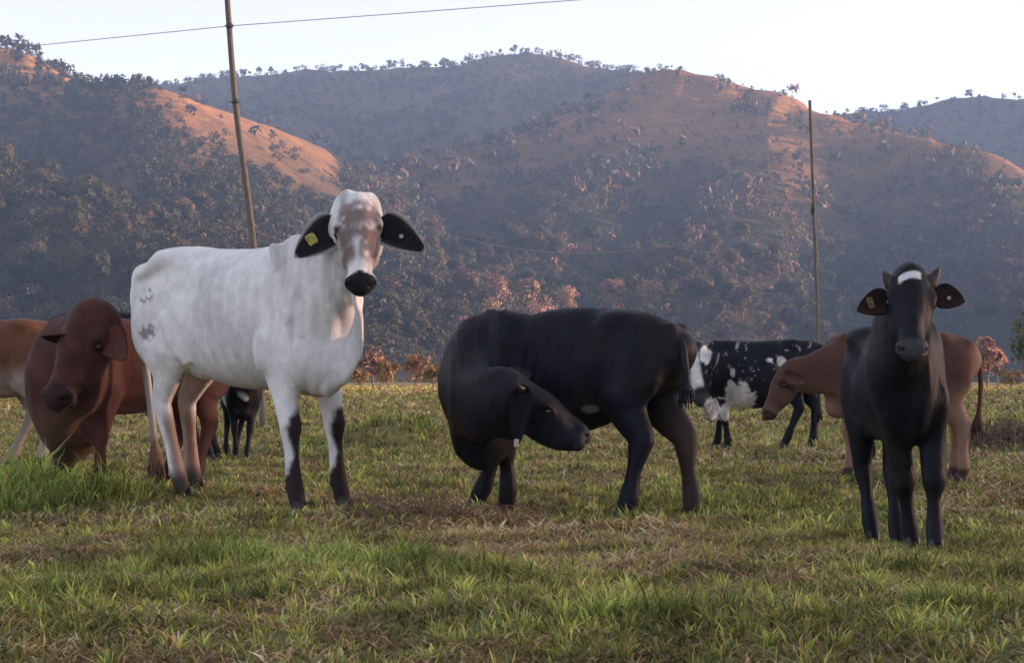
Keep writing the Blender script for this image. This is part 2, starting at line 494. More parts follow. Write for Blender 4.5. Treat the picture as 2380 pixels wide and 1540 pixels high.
FOREST = []
def add_woods(x, y, z, keep, smin_, smax_, tints, tp, seed):
    rg = np.random.default_rng(seed)
    x, y, z = x[keep], y[keep], z[keep]
    s = smin_ + (smax_ - smin_) * rg.uniform(size=len(x)) ** 1.6; ti = rg.choice(len(tints), len(x), p=tp)
    FOREST.append((x, y, z, s, ti))

rg0 = np.random.default_rng(99)
x, y, z = scatter(HILL_R, HILL_L, 17000, -150, 2800, 430, 1110, 1)
px, py = pic(x, y, z)
n1 = fbm(x / 45, y / 45, 7, 3)
slope_line = np.interp(px, [800, 1350, 1450, 1520, 1650, 1900, 2050, 2200, 2400], [380, 245, 235, 330, 400, 430, 420, 345, 420])
wood = sstep(-25, 45, py - slope_line)                          # thick below the grassy top
hollow = np.exp(-(((px - 1990) / 170) ** 2 + ((py - 430) / 45) ** 2))
dens = np.clip(.05 + wood * (.30 + .7 * sstep(.30, .52, n1)) + .14 * sstep(.52, .66, n1), 0, 1) * (1 - .8 * hollow)
add_woods(x, y, z, rg0.uniform(size=len(x)) < dens * .62, .38, 1.25, LEAVES, [.30, .22, .16, .06, .20, .06], 3)
x, y, z = scatter(HILL_R, HILL_L, 5200, 1300, 2700, 620, 1120, 9)            # low bushes on the grassy top
px, py = pic(x, y, z)
add_woods(x, y, z, (py < np.interp(px, [1300, 1450, 1520, 1650, 1900, 2050, 2200, 2400], [245, 260, 350, 430, 460, 450, 380, 440])) & (rg0.uniform(size=len(x)) < .15 + .7 * sstep(.45, .6, fbm(x / 30, y / 60, 15, 3))), .16, .45, LEAVES, [.2, .2, .25, .2, .05, .1], 8)
x, y, z = scatter(HILL_L, HILL_R, 15000, -400, 1150, 430, 1050, 2)
px, py = pic(x, y, z)
n1 = fbm(x / 45, y / 45, 8, 3)
spur = sstep(0, 50, (px - 310) - (py - 190) * .62) * (1 - sstep(0, 80, py - 290 - (px - 400) * .42))      # the bare lit grass
dens = np.clip(.50 + .5 * sstep(.32, .55, n1), 0, 1) * (1 - .96 * spur)
add_woods(x, y, z, rg0.uniform(size=len(x)) < dens * .62, .38, 1.2, LEAVES, [.42, .10, .03, .01, .43, .01], 4)  # mostly dark tints, painting this hillside's shade into the leaves
for fn, oth, a_, b_, d0, d1, n, sd in ((HILL_F, HILL_R, 250, 1750, 1080, 1600, 3500, 5), (HILL_G, HILL_R, 1850, 2700, 1150, 1840, 1500, 6)):
    x, y, z = scatter(fn, oth, n, a_, b_, d0, d1, sd)
    add_woods(x, y, z, rg0.uniform(size=len(x)) < .25 + .6 * sstep(.4, .6, fbm(x / 70, y / 70, 12, 3)), .6, 1.15, LEAVES, [.4, .2, .1, .0, .3, .0], sd + 20)

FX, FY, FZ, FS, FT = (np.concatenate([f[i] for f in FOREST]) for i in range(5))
FPX, FPY = pic(FX, FY, FZ)
side = np.array([(0, 0, 1, 2, 2)[i] for i, f in enumerate(FOREST) for _ in f[0]])
hid = ((FPX > 290) & (FPX < 900) & (FPY > 560)) | ((FPX > 1020) & (FPX < 1610) & (FPY > 715)) | ((FPX > 1930) & (FPX < 2270) & (FPY > 700)) | (FPY > 830) | (FPX < -20) | (FPX > 2400) | (side == 2)
score = FS / FY; score[hid] = 0
pick = np.zeros(len(FX), bool)
pick[np.argsort(-score * (side == 0))[:180]] = True
pick[np.argsort(-score * (side == 1))[:80]] = True
TREE_ME = [tree_mesh(200 + i, 3.6, 3.4, 5.2, 14, 75, .30, LEAVES[i % 6], 4.6, .26) for i in range(12)]
for i in np.nonzero(pick)[0]:
    k = int(FT[i]) + (6 if i % 2 else 0)
    look = ('dark olive', 'brownish olive', 'dusky brown', 'pinkish brown', 'deep green', 'yellowish')[int(FT[i])]
    if side[i] == 0:
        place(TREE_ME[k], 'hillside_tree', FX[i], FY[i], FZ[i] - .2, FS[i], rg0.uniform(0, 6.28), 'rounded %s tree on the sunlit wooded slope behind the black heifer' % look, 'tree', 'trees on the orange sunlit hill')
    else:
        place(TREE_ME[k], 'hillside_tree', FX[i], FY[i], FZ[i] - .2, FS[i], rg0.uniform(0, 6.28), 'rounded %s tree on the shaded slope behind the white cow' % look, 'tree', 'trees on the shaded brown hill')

def build_forest():
    rg = np.random.default_rng(55)
    protos = [crown(np.random.default_rng(300 + i), 3.6, 3.4, 4.4, 8, 8, .66, LEAVES[i % 6], .25)[:3] for i in range(12)]
    mid = protos
    protos = [crown(np.random.default_rng(310 + i), 3.6, 3.4, 4.4, 9, 11, .52, LEAVES[i % 6], .25)[:3] for i in range(12)]
    far = [crown(np.random.default_rng(330 + i), 3.6, 3.4, 4.4, 7, 4, 1.05, LEAVES[i % 6], .2)[:3] for i in range(12)]
    Vs, Cs, nq = [], [], 0
    idx = np.nonzero(~pick)[0]
    for i in idx:
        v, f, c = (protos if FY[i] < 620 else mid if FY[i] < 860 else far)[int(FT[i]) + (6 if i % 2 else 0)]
        a = rg.uniform(0, 6.28); ca, sa = math.cos(a), math.sin(a)
        w = v * FS[i]
        Vs.append(np.column_stack((w[:, 0] * ca - w[:, 1] * sa + FX[i], w[:, 0] * sa + w[:, 1] * ca + FY[i], w[:, 2] + FZ[i] - 1.2 * FS[i])))
        Cs.append(c * rg.uniform(.75, 1.25) * (.8 if side[i] == 1 else 1.3 if side[i] == 0 else 1.0)); nq += len(f)  # leaf colour dimmed for the shaded hill, brightened for the sunlit one
    V = np.concatenate(Vs).reshape(-1, 4, 3); C = np.concatenate(Cs).reshape(-1, 4, 3)
    V = V[:, :3] + (V[:, :3] - V[:, :3].mean(1, keepdims=True)) * .3            # three-cornered sprays
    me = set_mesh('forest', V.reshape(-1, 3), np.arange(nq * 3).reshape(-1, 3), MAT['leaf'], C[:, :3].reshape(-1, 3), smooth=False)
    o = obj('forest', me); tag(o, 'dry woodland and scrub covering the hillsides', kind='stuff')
    print('forest trees', len(idx), 'quads', nq, 'near', int((FY[idx] < 620).sum()))
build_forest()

# single trees along the skyline
SKY_ME = [tree_mesh(400 + i, 3.0, 2.2 + .8 * (i % 3), 5.0 + (i % 3), 5, 22, .6, LEAVES[4], 5.0 + (i % 3), .3) for i in range(4)]
for px, py, hpx in ((567, 146, 15), (600, 151, 26), (627, 152, 26), (660, 155, 14), (683, 156, 16), (702, 156, 13), (759, 153, 16), (792, 152, 18), (825, 151, 13), (855, 149, 15), (905, 146, 22), (918, 145, 18),
                    (955, 147, 14), (990, 147, 14), (1012, 147, 18), (1024, 147, 22), (1040, 147, 24), (1073, 145, 12), (1143, 131, 16), (1163, 127, 19), (1197, 121, 20), (1440, 142, 10), (1483, 148, 12), (1508, 152, 12), (1522, 155, 16)):
    d = float(np.interp(px, [330, 560, 1050, 1300, 1620], [2000, 1990, 1990, 1960, 1930])) * KF
    q = P(px, py, d); zz = float(HILL_F(q[0], q[1]))
    place(SKY_ME[int(px) % 4], 'skyline_tree', q[0], q[1], zz - .5, hpx * d / F / 8.0, px * .7, 'tiny dark tree on the crest of the hazy middle hill', 'tree', 'trees on the middle skyline')
for px, py, hpx in ((2032, 237, 12), (2100, 240, 16), (2204, 214, 10), (2232, 211, 9), (2262, 208, 12), (2279, 207, 20), (2361, 212, 15)):
    d = float(np.interp(px, [1960, 2400], [2500, 2440])) * KG; q = P(px, py, d); zz = float(HILL_G(q[0], q[1]))
    place(SKY_ME[int(px) % 4], 'skyline_tree', q[0], q[1], zz - .5, hpx * d / F / 8.0, px * .7, 'tiny lone tree on the crest of the distant blue hill', 'tree', 'trees on the distant blue hill')
for px, d, hpx in ((1548, 1118, 12), (1562, 1117, 9), (1950, 1050, 14), (1965, 1046, 18), (1980, 1045, 12)):
    q = P(px, 200, d); zz = float(HILL_R(q[0], q[1]))
    place(SKY_ME[int(px) % 4], 'skyline_tree', q[0], q[1], zz - .4, hpx * d / F / 8.0, px * .7, 'tiny tree on the crest of the orange sunlit hill', 'tree', 'trees on the crest of the orange hill')
for px, d, hpx in ((8, 920, 22), (24, 918, 20), (40, 916, 18), (62, 914, 17), (84, 912, 14), (110, 910, 14), (128, 908, 12), (176, 902, 10), (215, 898, 9), (302, 885, 9)):
    q = P(px, 200, d); zz = float(HILL_L(q[0], q[1]))
    place(SKY_ME[int(px) % 4], 'skyline_tree', q[0], q[1], zz - .8, hpx * d / F / 7.0, px * .7, 'small dark tree on the crest of the brown hill behind white cow', 'tree', 'trees on the crest of the brown hill')

# larger trees at the foot of the hills and on the edge of the pasture: trunk and crown
def foot_tree(name, label, group, px, d, hpx, wpx, tint, seed, leaf=.3, lobes=13, per=60, z=None):
    rg = np.random.default_rng(seed)
    h = hpx * d / F; rx = wpx * d / F / 2
    x, y = (px - CX) / F * d, d
    z = max(float(ground_z(x, y)), float(HILL_R(x, y)), float(HILL_L(x, y))) if z is None else z
    root = bpy.data.objects.new(name, None); COL.objects.link(root); root.location = (x, y, z)
    tag(root, label, 'tree' if 'tree' in name else 'bush', group)
    V, Fq, col, LC = crown(rg, rx, h * .52, h * .60, lobes, per, leaf * h / 6, tint)
    tv, tf = trunk_parts(rg, h * .62, h * .030, LC, 6)
    obj('trunk', set_mesh('trunk', tv, tf, MAT['twig']), root)
    obj('crown', set_mesh('crown', V, Fq, MAT['leaf'], col, smooth=False), root)
PINK, TAN, GOLD = (0.27, 0.155, 0.115), (0.23, 0.155, 0.09), (0.20, 0.14, 0.05)
rgk = np.random.default_rng(31)
for i in range(26):
    px = 1130 + 440 * rgk.uniform(); d = rgk.uniform(440, 600)
    foot_tree('dry_tree', ('pinkish dry tree in the sunlit clump above the black heifer', 'tan dry tree in the sunlit clump above the black heifer')[i % 3 == 1], 'dry trees in the sunlit clump', px, d, rgk.uniform(62, 95), rgk.uniform(55, 90), [PINK, TAN, PINK][i % 3], 500 + i, .24, 13, 80)
for i, (px, d, hp, wp, t) in enumerate(((2292, 165, 112, 75, PINK), (2318, 240, 70, 60, PINK), (1625, 330, 95, 60, TAN), (1590, 300, 70, 50, TAN))):
    foot_tree('dry_tree', ['round pink-brown tree behind the tail of the tan calf', 'small pink-brown tree beyond the far lit field', 'pale tan tree behind the black and white cow', 'low tan tree beside the black and white cow'][i], None, px, d, hp, wp, t, 540 + i, .30, 13, 70)
foot_tree('leafy_tree', 'green leafy tree at the pasture edge beyond the dark brush heap', None, 2420, 88, 195, 150, (0.12, 0.145, 0.055), 560, .15, 16, 110)
for i, (px, d, hp, wp, t) in enumerate(((868, 150, 98, 80, PINK), (905, 128, 66, 74, GOLD), (965, 120, 80, 115, TAN), (1008, 112, 62, 66, GOLD), (836, 125, 50, 58, GOLD), (2180, 130, 46, 80, GOLD), (2350, 118, 52, 95, GOLD), (770, 130, 44, 74, GOLD))):
    foot_tree('dry_bush', ['round pink bush between the white cow and black heifer', 'low golden bush beside the round pink bush', 'wide tan bush beyond the grassy hummock', 'golden bush beside the wide tan bush', 'small golden bush behind the white cow', 'golden bush behind the tan calf', 'wide golden bush below the green leafy tree', 'low golden bush behind the legs of the white cow'][i], None, px, d, hp, wp, t, 580 + i, .30, 11, 60)

# ------------------------------------------------------------------ poles and wires
def pole(label, pts, r0, r1, collar_at=()):
    pts = np.array(pts, float); base = pts[0].copy(); base[2] = float(ground_z(base[0], base[1]))
    root = bpy.data.objects.new('wooden_pole', None); COL.objects.link(root); root.location = base
    tag(root, label, 'pole')
    c = catmull(pts - base, 6)
    v, f = sweep(c, np.linspace(r0, r1, len(c)), 10)
    obj('shaft', set_mesh('shaft', v, f, MAT['pole']), root)
    for p in collar_at:
        p = np.array(p) - base
        v, f = sweep([p + (0, 0, -.06), p + (0, 0, -.03), p + (0, 0, .03), p + (0, 0, .06)], [r1 * .6, r1 * 1.25, r1 * 1.25, r1 * .6], 10)
        v2, f2 = sweep([p + (-r1 * 1.6, -.02, 0), p + (r1 * 1.6, -.02, 0)], [r1 * .3, r1 * .3], 8)
        v, f = merge([(v, f), (v2, f2)])
        obj('insulator', set_mesh('insulator', v, f, MAT['insulator']), root)
DL, DR = 30.0, 20.0
pL = [P(613, 1003, DL), P(600, 760, DL), P(588, 570, DL), P(567, 400, DL), P(545, 235, DL), P(526, 0, DL), P(518, -130, DL)]
cL1, cL2 = P(531, 58, DL), P(545, 235, DL)
pole('tall leaning wooden pole carrying wires behind the white cow', pL, .054, .040, [cL1, cL2])
pR = [P(1897, 1056, DR), P(1901, 800, DR), P(1893, 500, DR), P(1884, 232, DR)]
cR = P(1890, 485, DR)
pole('thin bare wooden pole standing behind the tan calf', pR, .020, .015, [cR])
dirw = np.array((0.906, -0.424, 0.0))
eL, eR = cL1 - dirw * 34, cL1 + dirw * 44
for q, lb in ((eL, 'wooden line pole further along the wire beyond the brown hill side'), (eR, 'wooden line pole further along the wire beyond the black calf')):
    g = q.copy(); g[2] = -.1; t_ = q + (0, 0, .5)
    pole(lb, [g, (g + t_) / 2 + (.05, 0, 0), t_], .062, .043, [q])
def wire(label, a, b, sag, r=.0045):
    t = np.linspace(0, 1, 40)[:, None]
    p = a * (1 - t) + b * t; p[:, 2] -= sag * 4 * t[:, 0] * (1 - t[:, 0])
    o = obj('power_wire', set_mesh('power_wire', *sweep(p - p[0], r, 5), MAT['wire']), None, p[0]); tag(o, label, 'wire')
wire('high wire crossing the sky from the leaning pole towards far hill', eL, cL1, .12, .006)
wire('high wire rising out of view from the leaning pole', cL1, eR, .12, .006)
wire('sagging wire strung between the leaning pole and the thin pole', cL2, cR, 1.15, .003)
wire('low wire running from the leaning pole across the brown hill', cL2, cL2 - dirw * 34, .25, .003)
def far_fence():
    root = bpy.data.objects.new('fence', None); COL.objects.link(root); d = 132.0
    x0 = (2130 - CX) / F * d; root.location = (x0, d, 0); tag(root, 'low post and wire fence along the sunlit far field', 'fence')
    rg = np.random.default_rng(8); v, f = sweep([(0, 0, -.2), (.01, 0, .5), (0, 0, 1.0)], [.05, .047, .042], 6); me = set_mesh('post', v, f, MAT['pole'])
    n = 16
    for i in range(n):
        p = obj('post', me, root, (i * .86 + rg.normal() * .06, rg.normal() * .1, 0)); p.rotation_euler = (rg.normal() * .04, rg.normal() * .05, 0); p.scale = (1, 1, rg.uniform(.85, 1.15))
    for h in (.35, .62, .88):
        obj('wire', set_mesh('wire', *sweep([(k * .86, 0, h) for k in range(n)], .008, 4), MAT['wire']), root)
far_fence()
print('trees', round(time.time() - T0, 1))
# ------------------------------------------------------------------ cattle: smooth solid bodies grown from tapered limbs
def smin(a, b, k):
    h = np.clip(0.5 + 0.5 * (b - a) / k, 0, 1)
    return b * (1 - h) + a * h - k * h * (1 - h)

class Body:
    def __init__(self, vox, lo, hi):
        self.h = vox
        self.lo = np.array(lo, float)
        self.n = np.ceil((np.array(hi) - self.lo) / vox).astype(int) + 1
        self.F = np.full(self.n, 9.0, dtype=np.float32)
        self.lab = np.zeros(self.n, dtype=np.int8)
    def region(self, lo, hi):
        a = np.clip(np.floor((np.array(lo) - self.lo) / self.h).astype(int), 0, self.n - 1)
        b = np.clip(np.ceil((np.array(hi) - self.lo) / self.h).astype(int) + 1, 1, self.n)
        ax = [self.lo[i] + self.h * np.arange(a[i], b[i]) for i in range(3)]
        X, Y, Z = np.meshgrid(*ax, indexing='ij')
        return tuple(slice(a[i], b[i]) for i in range(3)), X.astype(np.float32), Y.astype(np.float32), Z.astype(np.float32)
    def put(self, sl, d, k, lab, sub=False):
        f = self.F[sl]
        if sub:
            self.F[sl] = -smin(-f, d, k)
        else:
            self.lab[sl] = np.where(d < f, lab, self.lab[sl])
            self.F[sl] = smin(f, d, k)
    def tube(self, pts, ra, rb, ref=(0, 0, 1), k=0.04, lab=0, per=4, sub=False, kin=0.0):
        q = catmull(np.column_stack((pts, ra, rb)), per)
        pts, ra, rb = q[:, :3], np.maximum(q[:, 3], 0.004), np.maximum(q[:, 4], 0.004)
        pad = k + 4 * self.h + max(ra.max(), rb.max())
        sl, X, Y, Z = self.region(pts.min(0) - pad, pts.max(0) + pad)
        D = np.full(X.shape, 9.0, dtype=np.float32)
        ref = np.array(ref, float)
        gx_, gy_, gz_ = X[:, 0, 0], Y[0, :, 0], Z[0, 0, :]
        for i in range(len(pts) - 1):
            A, B = pts[i], pts[i + 1]
            L = np.linalg.norm(B - A)
            if L < 1e-6: continue
            t_ = (B - A) / L
            s = np.cross(t_, ref)
            if np.linalg.norm(s) < 1e-3: s = np.cross(t_, (0, 1.0, 0))
            s /= np.linalg.norm(s); u = np.cross(s, t_)
            pm = max(ra[i], ra[i + 1], rb[i], rb[i + 1]) + k + 0.05 + 3 * self.h
            l_, h_ = np.minimum(A, B) - pm, np.maximum(A, B) + pm
            ix = [slice(*np.searchsorted(g, (l_[q], h_[q]))) for q, g in enumerate((gx_, gy_, gz_))]
            ix = tuple(ix)
            wx, wy, wz = X[ix] - A[0], Y[ix] - A[1], Z[ix] - A[2]
            c = wx * t_[0] + wy * t_[1] + wz * t_[2]
            t = np.clip(c / L, 0, 1)
            a = wx * s[0] + wy * s[1] + wz * s[2]
            b = wx * u[0] + wy * u[1] + wz * u[2]
            c = c - t * L
            RA = ra[i] + t * (ra[i + 1] - ra[i]); RB = rb[i] + t * (rb[i + 1] - rb[i])
            RC = np.minimum(RA, RB)
            k0 = np.sqrt((a / RA) ** 2 + (b / RB) ** 2 + (c / RC) ** 2) + 1e-6
            k1 = np.sqrt((a / RA ** 2) ** 2 + (b / RB ** 2) ** 2 + (c / RC ** 2) ** 2) + 1e-6
            D[ix] = smin(D[ix], (k0 * (k0 - 1) / k1).astype(np.float32), kin) if kin else np.minimum(D[ix], k0 * (k0 - 1) / k1)
        self.put(sl, D, k, lab, sub)
    def blob(self, c, r, k=0.04, lab=0, axes=None, sub=False):
        c = np.array(c, float); r = np.broadcast_to(np.array(r, float), (3,))
        pad = r.max() + k + 4 * self.h
        sl, X, Y, Z = self.region(c - pad, c + pad)
        w = np.stack((X - c[0], Y - c[1], Z - c[2]), -1)
        if axes is not None: w = w @ np.array(axes, dtype=np.float32).T
        k0 = np.sqrt(((w / r) ** 2).sum(-1)) + 1e-6
        k1 = np.sqrt(((w / r ** 2) ** 2).sum(-1)) + 1e-6
        self.put(sl, k0 * (k0 - 1) / k1, k, lab, sub)
    def surface(self, smooth=3):
        Fd = self.F; ins = Fd < 0
        n = np.array(Fd.shape)
        def cs(d): return tuple(slice(d[i], n[i] - 1 + d[i]) for i in range(3))
        cnt = np.zeros(n - 1, dtype=np.int8)
        for dx in (0, 1):
            for dy in (0, 1):
                for dz in (0, 1): cnt += ins[cs((dx, dy, dz))]
        act = (cnt > 0) & (cnt < 8)
        idx = np.full(n - 1, -1, dtype=np.int32); cells = np.argwhere(act)
        idx[act] = np.arange(len(cells))
        pos = np.zeros((len(cells), 3)); wt = np.zeros(len(cells))
        corners = [(a, b, c) for a in (0, 1) for b in (0, 1) for c in (0, 1)]
        for p in corners:
            for ax in range(3):
                if p[ax] == 0:
                    q = list(p); q[ax] = 1
                    f0 = Fd[tuple((cells + p).T)]; f1 = Fd[tuple((cells + q).T)]
                    m = (f0 < 0) != (f1 < 0)
                    t = np.where(m, f0 / np.where(f0 == f1, 1, f0 - f1), 0)
                    e = np.tile(np.array(p, float), (len(cells), 1)); e[:, ax] = t
                    pos += e * m[:, None]; wt += m
        V = self.lo + self.h * (cells + pos / wt[:, None])
        Q = []
        for ax in range(3):
            o1, o2 = (ax + 1) % 3, (ax + 2) % 3
            sl0 = [slice(1, -1)] * 3; sl0[ax] = slice(0, -1)
            sl1 = list(sl0); sl1[ax] = slice(1, None)
            a, b = ins[tuple(sl0)], ins[tuple(sl1)]
            for sgn, m in ((0, a & ~b), (1, ~a & b)):
                e = np.argwhere(m)
                if not len(e): continue
                e[:, o1] += 1; e[:, o2] += 1
                def at(d1, d2):
                    c = e.copy(); c[:, o1] += d1; c[:, o2] += d2
                    return idx[tuple(c.T)]
                q = np.stack((at(-1, -1), at(0, -1), at(0, 0), at(-1, 0)), -1)
                Q.append(q if sgn == 0 else q[:, ::-1])
        Q = np.concatenate(Q)
        Q = Q[(Q >= 0).all(1)]
        E = np.concatenate((Q[:, [0, 1]], Q[:, [1, 2]], Q[:, [2, 3]], Q[:, [3, 0]]))
        deg = np.bincount(E[:, 0], minlength=len(V)) + np.bincount(E[:, 1], minlength=len(V))
        for it in range(smooth):
            for f in (0.55, -0.45):
                S = np.zeros_like(V)
                for ax in range(3):
                    S[:, ax] = np.bincount(E[:, 0], V[E[:, 1], ax], len(V)) + np.bincount(E[:, 1], V[E[:, 0], ax], len(V))
                V = V + f * (S / np.maximum(deg, 1)[:, None] - V)
        li = np.clip(np.round((V - self.lo) / self.h).astype(int), 0, n - 1)
        fn = np.cross(V[Q[:, 2]] - V[Q[:, 0]], V[Q[:, 3]] - V[Q[:, 1]])
        NV = np.zeros_like(V)
        for c in range(4):
            for ax in range(3): NV[:, ax] += np.bincount(Q[:, c], fn[:, ax], len(V))
        NV /= np.linalg.norm(NV, axis=1)[:, None] + 1e-12
        return V, Q, self.lab[tuple(li.T)], NV

def unit(v):
    v = np.array(v, float); return v / (np.linalg.norm(v) + 1e-12)

def ear_mesh(base, tip, face, width, inner, outer, droop=0.0, cup=0.35, roll=0.0, pw=0.75):
    """broad leaf-shaped ear with thickness; 'face' is the way the hollow side looks"""
    base, tip = np.array(base, float), np.array(tip, float)
    e = tip - base; L = np.linalg.norm(e); e /= L
    f = unit(np.array(face, float) - e * np.dot(face, e)); w = np.cross(e, f)
    nt_, nv = 15, 9
    V, C = [], []
    ts = np.linspace(0, 1, nt_)
    for side in (1, -1):
        for t in ts:
            prof = 0.16 * (1 - t) ** 2 + math.sin(math.pi * min(1, t ** pw)) ** 0.62 * (1 - 0.12 * t)
            if t == 1: prof = 0.03
            hw = width * 0.5 * prof
            for v in np.linspace(-1, 1, nv):
                cupd = cup * hw * (v * v - 0.5)
                p = base + e * (L * t) + w * (hw * v) + f * (cupd + side * 0.0045 * (1 - 0.7 * v * v))
                p = p + np.array((0, 0, -1.0)) * droop * L * t * t + f * roll * hw * v
                V.append(p)
                if side == 1:
                    rim = sstep(0.72, 1.0, abs(v)) if t < 0.97 else 1.0
                    C.append(np.array(inner) * (1 - rim) + np.array(outer) * rim)
                else: C.append(outer)
    Fc = []; M_ = nt_ * nv
    for i in range(nt_ - 1):
        for j in range(nv - 1):
            a = i * nv + j; q = (a, a + 1, a + nv + 1, a + nv)
            Fc.append(q); Fc.append(tuple(M_ + x for x in q[::-1]))
        for j in (0, nv - 1):
            a = i * nv + j; q = (a, a + nv, M_ + a + nv, M_ + a)
            Fc.append(q if j == 0 else q[::-1])
    for i in (0, nt_ - 1):
        for j in range(nv - 1):
            a = i * nv + j; q = (a, M_ + a, M_ + a + 1, a + 1)
            Fc.append(q if i == 0 else q[::-1])
    def at(t, v):       # a point on the hollow face
        i = int(round(t * (nt_ - 1))); j = int(round((v + 1) / 2 * (nv - 1)))
        return V[i * nv + j], f, e, w
    return np.array(V), Fc, np.array(C), at

def plate_mesh(c, nrm, up, hw, hh, th=0.003):
    """ear tag: rounded plate with a neck and a stud"""
    nrm = unit(nrm); up = unit(np.array(up) - nrm * np.dot(up, nrm)); sd = np.cross(up, nrm)
    out = []
    for cx, cy, a0 in ((1, 1, 0), (-1, 1, 90), (-1, -1, 180), (1, -1, 270)):
        for a in (0, 30, 60, 90):
            r = math.radians(a0 + a)
            out.append((cx * hw * 0.6 + 0.4 * hw * math.cos(r), cy * hh * 0.6 + 0.4 * hh * math.sin(r)))
    n = len(out); V = []
    for s in (1, -1):
        for a, b in out: V.append(c + sd * a + up * b + nrm * (th * s))
    Fc = [tuple(range(n)), tuple(range(2 * n - 1, n - 1, -1))] + [(i, n + i, n + (i + 1) % n, (i + 1) % n) for i in range(n)]
    st = sweep([c + up * hh * 0.55 - nrm * 0.004, c + up * hh * 0.55 + nrm * (th + 0.004)], [hw * 0.3, hw * 0.25], 10)
    return merge([(np.array(V), Fc), st])

def hoof_mesh(c, fwd, s):
    """cloven hoof: two claws"""
    fwd = unit((fwd[0], fwd[1], 0)); sd = np.array((-fwd[1], fwd[0], 0)); parts = []
    for k in (-1, 1):
        o = np.array(c) + sd * k * 0.021 * s
        ring = []
        for z, ln, bk, wd in ((0.0, 0.062, 0.045, 0.021), (0.03, 0.048, 0.04, 0.02), (0.065, 0.030, 0.032, 0.019)):
            for a in np.linspace(0, 2 * math.pi, 10, endpoint=False):
                ca, sa = math.cos(a), math.sin(a)
                ring.append(o + s * (fwd * (ca * (ln if ca > 0 else bk)) + sd * sa * wd * (1 - 0.35 * max(ca, 0)) + np.array((0, 0, z))))
        Fc = [tuple(range(10))[::-1], tuple(range(20, 30))]
        for i in range(2):
            for j in range(10):
                q = (j + 1) % 10
                Fc.append((i * 10 + j, i * 10 + q, (i + 1) * 10 + q, (i + 1) * 10 + j))
        parts.append((np.array(ring), Fc))
    return merge(parts)

def sphere_mesh(c, r, n=10):
    V, Fc = [], []
    for i in range(n + 1):
        th = math.pi * i / n
        for j in range(2 * n):
            a = math.pi * j / n
            V.append(np.array(c) + r * np.array((math.sin(th) * math.cos(a), math.sin(th) * math.sin(a), math.cos(th))))
    m = 2 * n
    for i in range(n):
        for j in range(m):
            q = (j + 1) % m
            Fc.append((i * m + j, (i + 1) * m + j, (i + 1) * m + q, i * m + q))
    return np.array(V), Fc

TORSO = [  # along the spine: x, top, bottom, half width
    (-0.84, 1.26, 1.04, 0.07), (-0.77, 1.31, 0.95, 0.15), (-0.66, 1.345, 0.86, 0.215), (-0.52, 1.372, 0.79, 0.25), (-0.38, 1.382, 0.725, 0.255),
    (-0.20, 1.362, 0.655, 0.262), (0.00, 1.35, 0.610, 0.285), (0.20, 1.348, 0.595, 0.285), (0.38, 1.36, 0.60, 0.255),
    (0.54, 1.365, 0.625, 0.215), (0.66, 1.31, 0.67, 0.175), (0.76, 1.20, 0.76, 0.12)]
FRONT = [(0.55, 0.13, 1.05, .075, .14), (0.57, 0.16, 0.90, .088, .14), (0.48, 0.16, 0.75, .082, .122), (0.50, 0.155, 0.61, .061, .081),
         (0.525, 0.150, 0.445, .052, .056), (0.525, 0.150, 0.40, .048, .052), (0.525, 0.148, 0.29, .034, .039), (0.53, 0.146, 0.145, .042, .046), (0.55, 0.146, 0.06, .040, .044)]
HIND = [(-0.52, 0.12, 1.10, .110, .22), (-0.55, 0.155, 0.95, .118, .215), (-0.48, 0.165, 0.81, .102, .175), (-0.545, 0.15, 0.67, .065, .10),
        (-0.635, 0.14, 0.53, .046, .063), (-0.635, 0.138, 0.47, .045, .056), (-0.605, 0.136, 0.30, .035, .042), (-0.585, 0.135, 0.145, .043, .048), (-0.56, 0.135, 0.06, .040, .044)]
HEAD = [(0.0, -.022, .060, .060), (.14, -.045, .090, .094), (.30, -.062, .100, .112), (.48, -.066, .080, .104), (.66, -.058, .058, .084),
        (.82, -.050, .053, .068), (.94, -.050, .057, .058), (1.0, -.052, .050, .044)]

